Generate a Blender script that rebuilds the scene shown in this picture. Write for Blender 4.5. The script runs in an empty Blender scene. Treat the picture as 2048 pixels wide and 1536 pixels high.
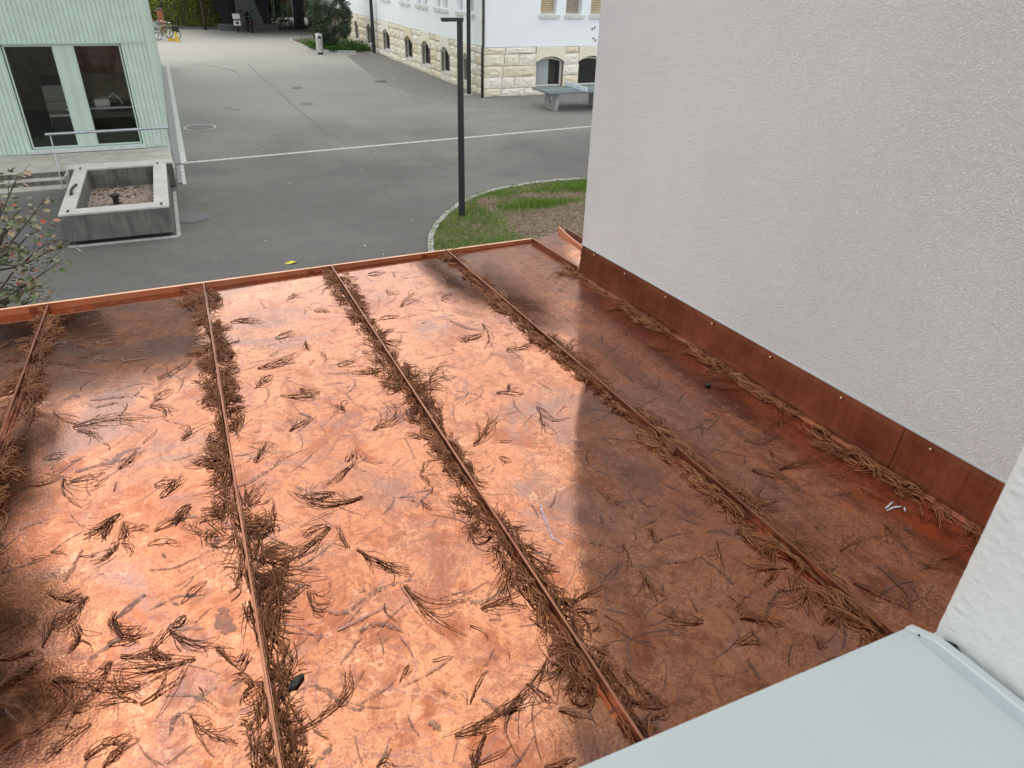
import bpy, bmesh, math, random
import numpy as np
from mathutils import Vector, Matrix
SC = bpy.context.scene
COL = SC.collection
rad = math.radians
PI = math.pi
RNG = random.Random(7)
NR = np.random.RandomState(11)

# ---------------------------------------------------------------- camera
CAM_H = 4.3
cd = bpy.data.cameras.new('camera'); cam = bpy.data.objects.new('camera', cd); COL.objects.link(cam)
right = Vector((0.9158233, -0.4008337, 0.0244937)); downv = Vector((-0.1827933, -0.4703999, -0.8633137)); fwd = Vector((0.3575671, 0.7861655, -0.5040730))
cam.matrix_world = Matrix(((right.x, -downv.x, -fwd.x, 0), (right.y, -downv.y, -fwd.y, 0), (right.z, -downv.z, -fwd.z, CAM_H), (0, 0, 0, 1)))
cd.sensor_width = 36; cd.lens = 36 * 1420 / 2048; cd.clip_start = 0.05; cd.clip_end = 600
cd.dof.use_dof = True; cd.dof.focus_distance = 3.2; cd.dof.aperture_fstop = 9.0
SC.camera = cam

# ---------------------------------------------------------------- sky, sun, exposure
SUN_EL, SUN_AZ = 40.0, -16.0            # azimuth from +Y towards +X
w = bpy.data.worlds.new('World'); SC.world = w; w.use_nodes = True
wn = w.node_tree.nodes; wl = w.node_tree.links
bg = wn['Background']
sky = wn.new('ShaderNodeTexSky'); sky.sky_type = 'NISHITA'; sky.sun_disc = False
sky.sun_elevation = rad(SUN_EL); sky.sun_rotation = rad(SUN_AZ)
sky.altitude = 300; sky.air_density = 1.0; sky.dust_density = 3.0; sky.ozone_density = 1.0
hs = wn.new('ShaderNodeHueSaturation'); hs.inputs['Saturation'].default_value = 0.42
ov = wn.new('ShaderNodeMix'); ov.data_type = 'RGBA'; ov.inputs[0].default_value = 0.84; ov.inputs[7].default_value = (8.4, 8.5, 8.7, 1)   # thin even cloud cover
wl.new(sky.outputs['Color'], hs.inputs['Color']); wl.new(hs.outputs['Color'], ov.inputs[6]); wl.new(ov.outputs[2], bg.inputs['Color'])
bg.inputs['Strength'].default_value = 0.12
sl = bpy.data.lights.new('sun', 'SUN'); sl.energy = 0.5; sl.angle = rad(96); sl.color = (1.0, 0.82, 0.55)
so = bpy.data.objects.new('sun', sl); COL.objects.link(so)
sd = Vector((math.sin(rad(SUN_AZ)) * math.cos(rad(SUN_EL)), math.cos(rad(SUN_AZ)) * math.cos(rad(SUN_EL)), math.sin(rad(SUN_EL))))
so.rotation_euler = sd.to_track_quat('Z', 'Y').to_euler()
so.location = sd * 60
SC.view_settings.view_transform = 'Standard'; SC.view_settings.look = 'None'
SC.view_settings.gamma = 1.0; SC.view_settings.use_curve_mapping = False
SC.view_settings.exposure = 0.62
SC.render.engine = 'CYCLES'
SC.cycles.max_bounces = 8; SC.cycles.use_denoising = True
SC.cycles.caustics_reflective = True

# ---------------------------------------------------------------- helpers: objects
ROOT = {}
def tag(o, label=None, cat=None, group=None, kind=None):
    if label: o['label'] = label
    if cat: o['category'] = cat
    if group: o['group'] = group
    if kind: o['kind'] = kind
    return o
def thing(name, loc, label, cat, group=None, rz=0.0):
    o = bpy.data.objects.new(name, None); COL.objects.link(o)
    o.empty_display_size = 0.1
    o.location = loc; o.rotation_euler = (0, 0, rz)
    ROOT[o.name] = Vector(loc)
    return tag(o, label, cat, group)
def top_of(o):
    while o.parent: o = o.parent
    return o
class MB:
    """collects polygons; build() makes ONE mesh object of them"""
    def __init__(s): s.v = []; s.f = []
    def add(s, vs, fs):
        b = len(s.v); s.v += [tuple(p) for p in vs]; s.f += [tuple(i + b for i in q) for q in fs]; return s
    def box(s, x0, x1, y0, y1, z0, z1):
        return s.add([(x0,y0,z0),(x1,y0,z0),(x1,y1,z0),(x0,y1,z0),(x0,y0,z1),(x1,y0,z1),(x1,y1,z1),(x0,y1,z1)],
                     [(0,3,2,1),(4,5,6,7),(0,1,5,4),(1,2,6,5),(2,3,7,6),(3,0,4,7)])
    def quad(s, a, b, c, d): return s.add([a, b, c, d], [(0, 1, 2, 3)])
    def prism(s, pts, off):
        n = len(pts); off = Vector(off); P = [Vector(p) for p in pts]
        s.add(P + [p + off for p in P], [tuple(range(n - 1, -1, -1)), tuple(range(n, 2 * n))] + [(i, (i + 1) % n, n + (i + 1) % n, n + i) for i in range(n)])
        return s
    def tube(s, pts, r, sides=8, caps=True):
        P = [Vector(p) for p in pts]; n = len(P); vs = []; fs = []
        rr = r if isinstance(r, (list, tuple)) else [r] * n
        up = None
        for i in range(n):
            t = (P[min(i + 1, n - 1)] - P[max(i - 1, 0)]).normalized()
            if up is None: up = t.orthogonal().normalized()
            up = (up - t * up.dot(t)); up = up.normalized() if up.length > 1e-6 else t.orthogonal().normalized()
            b = t.cross(up)
            for k in range(sides):
                a = 2 * PI * k / sides
                vs.append(P[i] + (up * math.cos(a) + b * math.sin(a)) * rr[i])
        for i in range(n - 1):
            for k in range(sides):
                k2 = (k + 1) % sides
                fs.append((i * sides + k, i * sides + k2, (i + 1) * sides + k2, (i + 1) * sides + k))
        if caps:
            fs.append(tuple(range(sides - 1, -1, -1))); fs.append(tuple((n - 1) * sides + k for k in range(sides)))
        return s.add(vs, fs)
    def cyl(s, c, r, z0, z1, sides=24, r2=None):
        r2 = r if r2 is None else r2
        return s.tube([(c[0], c[1], z0), (c[0], c[1], z1)], [r, r2], sides)
    def disc(s, c, r, z, sides=32, rin=0):
        vs = [(c[0] + r * math.cos(2*PI*k/sides), c[1] + r * math.sin(2*PI*k/sides), z) for k in range(sides)]
        if rin <= 0: return s.add(vs, [tuple(range(sides))])
        vs += [(c[0] + rin * math.cos(2*PI*k/sides), c[1] + rin * math.sin(2*PI*k/sides), z) for k in range(sides)]
        return s.add(vs, [(k, (k+1) % sides, sides + (k+1) % sides, sides + k) for k in range(sides)])
    def torus(s, c, R, r, axis='y', n=24, m=6):
        vs = []; fs = []
        for i in range(n):
            a = 2*PI*i/n
            for j in range(m):
                b = 2*PI*j/m; q = R + r*math.cos(b); h = r*math.sin(b)
                p = {'y': (q*math.cos(a), h, q*math.sin(a)), 'x': (h, q*math.cos(a), q*math.sin(a)), 'z': (q*math.cos(a), q*math.sin(a), h)}[axis]
                vs.append((c[0]+p[0], c[1]+p[1], c[2]+p[2]))
        for i in range(n):
            for j in range(m):
                fs.append((i*m+j, ((i+1) % n)*m+j, ((i+1) % n)*m+(j+1) % m, i*m+(j+1) % m))
        return s.add(vs, fs)
    def build(s, name, mat, parent=None, bevel=0.0, smooth=False, local=False, kind=None):
        me = bpy.data.meshes.new(name)
        off = Vector((0, 0, 0))
        if parent is not None and not local: off = ROOT[top_of(parent).name]
        me.from_pydata([(p[0]-off.x, p[1]-off.y, p[2]-off.z) for p in s.v], [], s.f)
        me.materials.append(mat)
        if bevel > 0:
            bm = bmesh.new(); bm.from_mesh(me)
            bmesh.ops.bevel(bm, geom=bm.edges[:], offset=bevel, segments=2, affect='EDGES', profile=0.6, clamp_overlap=True)
            bm.to_mesh(me); bm.free()
        if smooth:
            for p in me.polygons: p.use_smooth = True
        me.update()
        o = bpy.data.objects.new(name, me); COL.objects.link(o)
        if parent is not None: o.parent = parent
        if kind: o['kind'] = kind
        return o
def np_mesh(name, V, F, mat, parent=None, kind=None, smooth=False, local=False):
    """V (n,3), F (m,k) arrays of equal sided faces -> one mesh object"""
    V = np.asarray(V, dtype=np.float32); F = np.asarray(F, dtype=np.int32)
    if parent is not None and not local: V = V - np.array(ROOT[top_of(parent).name], dtype=np.float32)
    me = bpy.data.meshes.new(name)
    k = F.shape[1]
    me.vertices.add(len(V)); me.vertices.foreach_set('co', V.ravel())
    me.loops.add(F.size); me.loops.foreach_set('vertex_index', F.ravel())
    me.polygons.add(len(F)); me.polygons.foreach_set('loop_start', np.arange(0, F.size, k, dtype=np.int32))
    me.polygons.foreach_set('loop_total', np.full(len(F), k, dtype=np.int32))
    if smooth: me.polygons.foreach_set('use_smooth', np.ones(len(F), dtype=bool))
    me.update(calc_edges=True); me.validate()
    me.materials.append(mat)
    o = bpy.data.objects.new(name, me); COL.objects.link(o)
    if parent is not None: o.parent = parent
    if kind: o['kind'] = kind
    return o
def wall_open(mb, T, a0, a1, z0, z1, opens, depth):
    """front face of a wall in plane coordinates (a, z, d) with rectangular openings and their reveals"""
    A = sorted({a0, a1, *[o[0] for o in opens], *[o[1] for o in opens]}); Z = sorted({z0, z1, *[o[2] for o in opens], *[o[3] for o in opens]})
    for i in range(len(A)-1):
        for j in range(len(Z)-1):
            am = (A[i]+A[i+1])/2; zm = (Z[j]+Z[j+1])/2
            if any(o[0] < am < o[1] and o[2] < zm < o[3] for o in opens): continue
            mb.quad(T(A[i],Z[j],0), T(A[i+1],Z[j],0), T(A[i+1],Z[j+1],0), T(A[i],Z[j+1],0))
    for o in opens:
        x0, x1, y0, y1 = o
        mb.quad(T(x0,y0,0), T(x0,y0,depth), T(x0,y1,depth), T(x0,y1,0)); mb.quad(T(x1,y0,0), T(x1,y1,0), T(x1,y1,depth), T(x1,y0,depth))
        mb.quad(T(x0,y1,0), T(x0,y1,depth), T(x1,y1,depth), T(x1,y1,0)); mb.quad(T(x0,y0,0), T(x1,y0,0), T(x1,y0,depth), T(x0,y0,depth))

# ---------------------------------------------------------------- helpers: materials
class NT:
    def __init__(s, name):
        s.m = bpy.data.materials.new(name); s.m.use_nodes = True
        s.t = s.m.node_tree; s.n = s.t.nodes; s.b = s.n['Principled BSDF']; s.out = s.n['Material Output']
        s.co = s.n.new('ShaderNodeTexCoord')
    def put(s, sock, v):
        if isinstance(v, bpy.types.NodeSocket): s.t.links.new(v, sock)
        else:
            if hasattr(sock.default_value, '__len__') and not hasattr(v, '__len__'): v = (v,) * len(sock.default_value)
            if hasattr(sock.default_value, '__len__') and len(sock.default_value) == 4 and len(v) == 3: v = (*v, 1)
            sock.default_value = v
    def P(s, sc=(1, 1, 1), world=True, rot=(0, 0, 0)):
        if world:
            g = s.n.new('ShaderNodeNewGeometry'); src = g.outputs['Position']
        else: src = s.co.outputs['Object']
        mp = s.n.new('ShaderNodeMapping'); s.t.links.new(src, mp.inputs['Vector'])
        mp.inputs['Scale'].default_value = sc; mp.inputs['Rotation'].default_value = rot
        return mp.outputs['Vector']
    def noise(s, vec, scale, detail=4, rough=0.55, dist=0.0, col=False):
        q = s.n.new('ShaderNodeTexNoise'); s.t.links.new(vec, q.inputs['Vector'])
        q.inputs['Scale'].default_value = scale; q.inputs['Detail'].default_value = detail
        q.inputs['Roughness'].default_value = rough; q.inputs['Distortion'].default_value = dist
        return q.outputs['Color' if col else 'Fac']
    def voro(s, vec, scale, feature='F1', rnd=1.0):
        q = s.n.new('ShaderNodeTexVoronoi'); q.feature = feature; s.t.links.new(vec, q.inputs['Vector'])
        q.inputs['Scale'].default_value = scale; q.inputs['Randomness'].default_value = rnd
        return q
    def ramp(s, fac, stops, interp='LINEAR'):
        r = s.n.new('ShaderNodeValToRGB'); s.put(r.inputs['Fac'], fac); e = r.color_ramp.elements
        r.color_ramp.interpolation = interp
        while len(e) < len(stops): e.new(0.5)
        for k, (p, c) in enumerate(stops):
            e[k].position = p; e[k].color = (*c, 1) if hasattr(c, '__len__') else (c, c, c, 1)
        return r.outputs['Color']
    def mix(s, fac, a, b, mode='MIX'):
        q = s.n.new('ShaderNodeMix'); q.data_type = 'RGBA'; q.blend_type = mode
        s.put(q.inputs[0], fac); s.put(q.inputs[6], a); s.put(q.inputs[7], b); return q.outputs[2]
    def math(s, op, a, b=0.0, clamp=False):
        q = s.n.new('ShaderNodeMath'); q.operation = op; q.use_clamp = clamp
        s.put(q.inputs[0], a); s.put(q.inputs[1], b); return q.outputs[0]
    def rng(s, v, a, b, c=0.0, d=1.0, smooth=True):
        q = s.n.new('ShaderNodeMapRange'); q.interpolation_type = 'SMOOTHSTEP' if smooth else 'LINEAR'
        s.put(q.inputs[0], v); q.inputs[1].default_value = a; q.inputs[2].default_value = b; q.inputs[3].default_value = c; q.inputs[4].default_value = d
        return q.outputs[0]
    def rand(s):
        return s.n.new('ShaderNodeObjectInfo').outputs['Random']
    def bump(s, h, strength=0.3, dist=0.01, prev=None):
        q = s.n.new('ShaderNodeBump'); q.inputs['Strength'].default_value = strength; q.inputs['Distance'].default_value = dist
        s.put(q.inputs['Height'], h)
        if prev is not None: s.t.links.new(prev, q.inputs['Normal'])
        return q.outputs['Normal']
    def done(s, color=None, rough=None, metal=None, normal=None, spec=None):
        if color is not None: s.put(s.b.inputs['Base Color'], color)
        if rough is not None: s.put(s.b.inputs['Roughness'], rough)
        if metal is not None: s.put(s.b.inputs['Metallic'], metal)
        if spec is not None: s.put(s.b.inputs['Specular IOR Level'], spec)
        if normal is not None: s.t.links.new(normal, s.b.inputs['Normal'])
        return s.m
def simple(name, col, rough=0.6, metal=0.0, var=0.15, scale=6.0, bump=0.0, bscale=60.0, spec=None):
    t = NT(name); p = t.P()
    n = t.noise(p, scale, 5)
    c = t.mix(t.rng(n, 0.3, 0.7), tuple(k*(1-var) for k in col), tuple(min(1, k*(1+var)) for k in col))
    nm = t.bump(t.noise(p, bscale, 3), bump, 0.004) if bump else None
    return t.done(c, rough, metal, nm, spec)

def mat_copper_pan():
    t = NT('copper_pan')
    p = t.P()
    big = t.noise(p, 1.5, 6, 0.62, 0.9)
    mid = t.noise(t.P((1.0, 0.6, 1.0)), 6.0, 6, 0.65, 1.0)
    c = t.ramp(big, [(0.25, (0.50, 0.255, 0.165)), (0.40, (0.74, 0.395, 0.26)), (0.52, (0.86, 0.50, 0.34)), (0.66, (0.90, 0.57, 0.40)), (0.8, (0.80, 0.45, 0.30))])
    c = t.mix(t.rng(mid, 0.52, 0.62, 0, 0.9), c, (0.52, 0.235, 0.145))
    c = t.mix(t.rng(t.noise(p, 3.4, 5, 0.62, 1.6), 0.55, 0.65, 0, 0.6), c, (0.52, 0.34, 0.34))
    c = t.mix(t.rng(t.noise(t.P((1, 1, 1), rot=(0, 0, 0.4)), 11.0, 6, 0.68, 1.6), 0.55, 0.63, 0, 0.7), c, (0.34, 0.19, 0.145))
    c = t.mix(t.rng(t.noise(t.P((1, 1.3, 1), rot=(0, 0, 1.1)), 16.0, 6, 0.7, 1.0), 0.57, 0.64, 0, 0.55), c, (0.95, 0.62, 0.43))
    # steel blue and violet heat tints
    tint = t.noise(t.P((1, 1, 1), rot=(0, 0, 0.7)), 1.9, 4, 0.55, 1.2)
    c = t.mix(t.rng(tint, 0.53, 0.66, 0, 0.9), c, (0.44, 0.37, 0.41))
    # dark run-off tarnish down the slope, heaviest next to the wall
    sx = t.n.new('ShaderNodeSeparateXYZ'); g = t.n.new('ShaderNodeNewGeometry'); t.t.links.new(g.outputs['Position'], sx.inputs[0])
    wr = t.rng(t.math('ADD', sx.outputs['X'], t.math('MULTIPLY', t.noise(p, 2.0, 3), 0.35)), 1.15, 1.65)
    wr = t.math('MULTIPLY', wr, t.rng(t.math('ADD', sx.outputs['Y'], t.math('MULTIPLY', t.noise(p, 2.6, 3), 0.5)), 3.1, 2.3))
    c = t.mix(t.math('MULTIPLY', wr, 0.40), c, (0.70, 0.38, 0.29))
    st = t.noise(t.P((5.5, 0.75, 1.0), rot=(0, 0, 0.12)), 1.6, 6, 0.62, 0.5)
    c = t.mix(t.math('MULTIPLY', t.rng(st, 0.42, 0.58, 0, 0.92), t.math('ADD', t.math('MULTIPLY', wr, 0.60), 0.22)), c, (0.27, 0.14, 0.115))
    st2 = t.noise(t.P((7, 0.8, 1.0)), 2.2, 5, 0.6, 0.6)
    c = t.mix(t.math('MULTIPLY', t.rng(st2, 0.52, 0.64, 0, 0.75), wr), c, (0.95, 0.47, 0.26))
    # thin violet water marks
    sw = t.noise(p, 3.2, 3, 0.5, 2.6)
    line = t.rng(t.math('ABSOLUTE', t.math('SUBTRACT', sw, 0.5)), 0.003, 0.02, 1, 0)
    c = t.mix(t.math('MULTIPLY', line, t.rng(t.noise(p, 1.7, 2), 0.45, 0.55, 0, 0.8)), c, (0.42, 0.29, 0.34))
    sw2 = t.noise(t.P((1, 2.2, 1), rot=(0, 0, -0.5)), 5.0, 3, 0.5, 2.0)
    l2 = t.rng(t.math('ABSOLUTE', t.math('SUBTRACT', sw2, 0.52)), 0.003, 0.02, 1, 0)
    c = t.mix(t.math('MULTIPLY', l2, t.rng(t.noise(p, 2.3, 3), 0.44, 0.56, 0, 0.8)), c, (0.50, 0.25, 0.19))
    sw3 = t.noise(t.P((2.0, 1, 1), rot=(0, 0, 0.9)), 8.0, 3, 0.5, 1.5)
    l3 = t.rng(t.math('ABSOLUTE', t.math('SUBTRACT', sw3, 0.47)), 0.004, 0.022, 1, 0)
    c = t.mix(t.math('MULTIPLY', l3, t.rng(t.noise(p, 3.3, 3), 0.48, 0.58, 0, 0.75)), c, (0.56, 0.33, 0.27))
    # fine etched net of dried drops, stronger towards the upper (window) end
    wv = t.n.new('ShaderNodeVectorMath'); wv.operation = 'ADD'
    nz = t.n.new('ShaderNodeVectorMath'); nz.operation = 'SCALE'; nz.inputs['Scale'].default_value = 0.012
    t.t.links.new(t.noise(p, 70, 3, 0.6, 0, col=True), nz.inputs[0]); t.t.links.new(p, wv.inputs[0]); t.t.links.new(nz.outputs[0], wv.inputs[1])
    ve = t.voro(wv.outputs[0], 105, 'DISTANCE_TO_EDGE').outputs['Distance']
    vc = t.voro(wv.outputs[0], 105).outputs['Color']
    near = t.math('MULTIPLY', t.rng(sx.outputs['Y'], 2.3, 0.8), t.rng(t.noise(p, 5.5, 5, 0.65, 0.8), 0.44, 0.6))
    cell = t.ramp(vc, [(0.2, (0.48, 0.25, 0.20)), (0.5, (0.80, 0.45, 0.32)), (0.85, (0.58, 0.34, 0.30))])
    c = t.mix(t.math('MULTIPLY', near, 0.5), c, cell)
    c = t.mix(t.math('MULTIPLY', near, t.rng(ve, 0.01, 0.10, 0.85, 0)), c, (1.08, 0.74, 0.51))
    fine = t.noise(p, 260, 3, 0.7)
    c = t.mix(t.rng(fine, 0.45, 0.7, 0.0, 0.65), c, (0.45, 0.24, 0.17))
    spk = t.voro(p, 33).outputs['Distance']
    c = t.mix(t.math('MULTIPLY', t.rng(spk, 0.03, 0.12, 0.7, 0), t.rng(t.noise(p, 6, 3), 0.5, 0.62)), c, (0.20, 0.13, 0.11))
    mb = t.noise(t.P((1, .8, 1), rot=(0, 0, .35)), 4.4, 8, 0.72, 2.2)
    tone = t.ramp(mb, [(0.34, (0.86, 0.80, 0.84)), (0.415, (0.80, 0.66, 0.62)), (0.43, (1.06, 1.0, 0.95)), (0.485, (1.0, 0.96, 0.94)), (0.495, (0.74, 0.62, 0.62)), (0.52, (0.90, 0.86, 0.92)), (0.53, (1.06, 1.02, 1.0)), (0.60, (1.0, 0.9, 0.84)), (0.61, (0.72, 0.56, 0.50)), (0.66, (0.95, 0.88, 0.86))])
    c = t.mix(0.85, c, tone, 'MULTIPLY')
    mf = t.noise(p, 30, 7, 0.72, 0.8)
    c = t.mix(t.math('MULTIPLY', t.rng(mf, 0.54, 0.58, 0, 0.55), t.rng(t.noise(p, 3.7, 4), 0.42, 0.58)), c, (0.36, 0.20, 0.165))
    c = t.mix(t.math('MULTIPLY', t.rng(mf, 0.43, 0.39, 0, 0.5), t.rng(t.noise(p, 2.9, 4), 0.45, 0.6)), c, (1.0, 0.72, 0.58))
    c = t.mix(1.0, c, (0.69, 0.545, 0.44), 'MULTIPLY')
    rough = t.math('ADD', t.rng(mid, 0.3, 0.75, 0.045, 0.11), t.math('ADD', t.math('MULTIPLY', near, 0.06), t.math('ADD', t.math('MULTIPLY', wr, 0.04), t.rng(sx.outputs['X'], 1.22, 1.5, 0, 0.16))))
    nb = t.bump(t.noise(t.P((1, 0.6, 1)), 1.6, 2), 0.12, 0.02)
    nb = t.bump(ve, 0.03, 0.002, nb)
    nb = t.bump(t.noise(p, 150, 3), 0.035, 0.002, nb)
    return t.done(c, rough, 0.96, nb)
def mat_copper_plain(name, a, b, rough, streak=0.0, metal=0.9):
    t = NT(name); p = t.P()
    n = t.noise(p, 7, 6, 0.65, 0.5); f = t.noise(p, 120, 3, 0.7)
    c = t.mix(t.rng(n, 0.3, 0.7), a, b)
    c = t.mix(t.rng(f, 0.45, 0.8, 0, 0.35), c, tuple(k*0.55 for k in a))
    if streak:
        s = t.noise(t.P((1, 40, 1.5)), 2.0, 4, 0.6)
        c = t.mix(t.rng(s, 0.45, 0.7, 0, streak), c, tuple(k*0.45 for k in a))
    return t.done(c, rough, metal, t.bump(f, 0.05, 0.002))
def mat_stucco(name, col, scale=180.0, strength=0.62, dist=0.0062):
    t = NT(name); p = t.P()
    h = t.noise(p, scale, 3, 0.55, 0.9)
    h2 = t.noise(p, scale*0.35, 3, 0.5, 0.4)
    hh = t.math('ADD', t.rng(h, 0.36, 0.64), t.math('MULTIPLY', h2, 0.4))
    c = t.mix(t.rng(t.noise(p, 1.1, 3), 0.3, 0.7), tuple(k*0.955 for k in col), tuple(min(1, k*1.035) for k in col))
    c = t.mix(t.rng(t.noise(t.P((3, 3, .25)), 2.0, 5, 0.65), 0.52, 0.72, 0, 0.2), c, tuple(k*0.9 for k in col))
    return t.done(c, 0.85, 0, t.bump(hh, strength, dist), 0.3)
def mat_asphalt():
    t = NT('asphalt'); p = t.P()
    g = t.noise(p, 55, 4, 0.75); v = t.voro(p, 38).outputs['Color']
    big = t.noise(p, 0.22, 4, 0.6, 0.4); mid = t.noise(p, 1.3, 5, 0.65)
    c = t.mix(t.rng(big, 0.32, 0.68), (0.098, 0.097, 0.091), (0.135, 0.133, 0.126))
    c = t.mix(t.rng(mid, 0.35, 0.7, 0.0, 0.5), c, (0.085, 0.084, 0.082))
    c = t.mix(t.rng(g, 0.35, 0.7, 0, 0.7), c, t.mix(0.6, v, (0.2, 0.2, 0.195)), 'MULTIPLY') if False else c
    c = t.mix(t.rng(g, 0.5, 0.72, 0, 0.55), c, (0.21, 0.205, 0.195))
    c = t.mix(t.rng(g, 0.46, 0.28, 0, 0.6), c, (0.04, 0.04, 0.04))
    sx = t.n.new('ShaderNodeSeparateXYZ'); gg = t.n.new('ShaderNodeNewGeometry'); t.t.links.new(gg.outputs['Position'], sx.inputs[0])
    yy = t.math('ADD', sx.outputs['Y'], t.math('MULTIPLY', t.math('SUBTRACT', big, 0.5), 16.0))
    c = t.mix(t.rng(yy, 15, 30, 0, 0.78), c, (0.31, 0.31, 0.29))      # paler with distance, here and below: far-yard sheen put into the colour
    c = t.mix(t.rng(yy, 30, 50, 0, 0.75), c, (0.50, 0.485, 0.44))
    ag = t.noise(p, 17, 3, 0.8)
    c = t.mix(t.rng(ag, 0.52, 0.72, 0, 0.45), c, (0.25, 0.245, 0.235)); c = t.mix(t.rng(ag, 0.46, 0.30, 0, 0.5), c, (0.055, 0.055, 0.054))
    # moss and damp by the trough
    d = t.n.new('ShaderNodeVectorMath'); d.operation = 'DISTANCE'; t.t.links.new(gg.outputs['Position'], d.inputs[0]); d.inputs[1].default_value = (-1.2, 14.6, 0)
    c = t.mix(t.math('MULTIPLY', t.rng(d.outputs['Value'], 3.2, 1.2), t.rng(t.noise(p, 2.2, 5, 0.7), 0.42, 0.62, 0, 0.7)), c, (0.10, 0.105, 0.08))
    return t.done(c, 0.82, 0, t.bump(g, 0.35, 0.01), 0.45)
def mat_leaf(name, stops, rough=0.55, trans=0.25, world_scale=0.9):
    t = NT(name)
    g = t.n.new('ShaderNodeNewGeometry')
    r = t.math('ADD', t.math('MULTIPLY', g.outputs['Random Per Island'], 0.55), t.math('MULTIPLY', t.noise(t.P(), world_scale, 3), 0.45))
    r = t.math('MULTIPLY', t.math('ADD', r, t.math('MULTIPLY', t.rand(), 0.0)), 1.0)
    c = t.ramp(r, stops)
    t.done(c, rough)
    t.b.inputs['Transmission Weight'].default_value = 0.0
    if trans:
        tr = t.n.new('ShaderNodeBsdfTranslucent'); t.t.links.new(c, tr.inputs['Color'])
        ms = t.n.new('ShaderNodeMixShader'); ms.inputs[0].default_value = trans
        t.t.links.new(t.b.outputs[0], ms.inputs[1]); t.t.links.new(tr.outputs[0], ms.inputs[2]); t.t.links.new(ms.outputs[0], t.out.inputs['Surface'])
    return t.m
def mat_objrand(name, stops, rough=0.6):
    t = NT(name)
    c = t.ramp(t.rand(), stops)
    n = t.noise(t.P(), 40, 4)
    c = t.mix(t.rng(n, 0.3, 0.7, 0, 0.4), c, (0.05, 0.03, 0.02))
    return t.done(c, rough)
def mat_glass(name='window_glass', tint=(0.55, 0.62, 0.60), base=0.10):
    t = NT(name)
    tr = t.n.new('ShaderNodeBsdfTransparent'); tr.inputs['Color'].default_value = (*tint, 1)
    gl = t.n.new('ShaderNodeBsdfGlossy'); gl.inputs['Roughness'].default_value = 0.02
    fr = t.n.new('ShaderNodeFresnel'); fr.inputs['IOR'].default_value = 1.5
    ms = t.n.new('ShaderNodeMixShader'); t.t.links.new(t.math('ADD', fr.outputs[0], base - 0.04), ms.inputs[0])
    t.t.links.new(tr.outputs[0], ms.inputs[1]); t.t.links.new(gl.outputs[0], ms.inputs[2]); t.t.links.new(ms.outputs[0], t.out.inputs['Surface'])
    return t.m
def mat_stone():
    t = NT('limestone'); p = t.P()
    r = t.rand()
    c = t.ramp(r, [(0.0, (0.80, 0.72, 0.54)), (0.35, (0.88, 0.83, 0.68)), (0.7, (0.90, 0.87, 0.78)), (1.0, (0.80, 0.68, 0.47))])
    n = t.noise(p, 5, 6, 0.7, 0.5); f = t.noise(p, 30, 5, 0.7)
    c = t.mix(t.rng(n, 0.50, 0.74, 0, 0.55), c, (0.46, 0.38, 0.26))
    c = t.mix(t.rng(f, 0.55, 0.72, 0, 0.7), c, (0.24, 0.20, 0.15))
    return t.done(c, 0.9, 0, t.bump(t.math('ADD', n, t.math('MULTIPLY', f, 0.4)), 0.7, 0.03))
def mat_concrete(name, a, b, stain=0.5, vertical=True):
    t = NT(name); p = t.P()
    n = t.noise(p, 3.5, 6, 0.65); f = t.noise(p, 45, 4, 0.7)
    c = t.mix(t.rng(n, 0.3, 0.7), a, b)
    if vertical:
        s = t.noise(t.P((6, 6, 0.7)), 1.5, 5, 0.6)
        c = t.mix(t.rng(s, 0.45, 0.68, 0, stain), c, tuple(k*0.42 for k in a))
    c = t.mix(t.rng(f, 0.5, 0.75, 0, 0.4), c, tuple(k*0.6 for k in a))
    return t.done(c, 0.85, 0, t.bump(f, 0.3, 0.006))
# ---------------------------------------------------------------- materials
M = {}
M['pan'] = mat_copper_pan()
M['trim'] = mat_copper_plain('copper_trim', (0.60, 0.22, 0.105), (0.66, 0.28, 0.15), 0.45, metal=0.5)
M['seam'] = mat_copper_plain('copper_seam', (0.28, 0.115, 0.068), (0.40, 0.19, 0.12), 0.34)
M['flash'] = mat_copper_plain('copper_flashing', (0.17, 0.055, 0.029), (0.26, 0.090, 0.047), 0.36, 0.3, 0.88)
M['rivet'] = mat_copper_plain('copper_rivet', (0.60, 0.36, 0.25), (0.70, 0.45, 0.33), 0.3)
M['stucco'] = mat_stucco('grey_stucco', (0.735, 0.755, 0.765))
M['facade'] = mat_stucco('white_stucco', (0.74, 0.74, 0.73))
M['reveal'] = mat_stucco('reveal_plaster', (0.63, 0.655, 0.65), 60, 0.25, 0.004)
M['sill'] = simple('powder_coated_white', (0.50, 0.565, 0.585), 0.38, 0, 0.02, 3)
def mat_sill():
    t = NT('powder_coated_sheet'); p = t.P()
    c = t.mix(t.rng(t.noise(p, 3, 4), 0.35, 0.7), (0.45, 0.515, 0.535), (0.475, 0.535, 0.55))
    c = t.mix(t.rng(t.noise(p, 9, 5, 0.7), 0.56, 0.75, 0, 0.22), c, (0.36, 0.37, 0.35))
    sp = t.voro(p, 26).outputs['Distance']
    c = t.mix(t.math('MULTIPLY', t.rng(sp, 0.025, 0.05, 0.6, 0), t.rng(t.noise(p, 7, 2), 0.5, 0.6)), c, (0.2, 0.2, 0.18))
    return t.done(c, t.rng(t.noise(p, 14, 4), 0.3, 0.7, 0.3, 0.5), 0, t.bump(t.noise(p, 300, 2), 0.02, 0.001))
M['sill'] = mat_sill()
M['dark_gap'] = simple('sealant_and_shadow_black', (0.03, 0.03, 0.032), 0.8)
M['asphalt'] = mat_asphalt()
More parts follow.
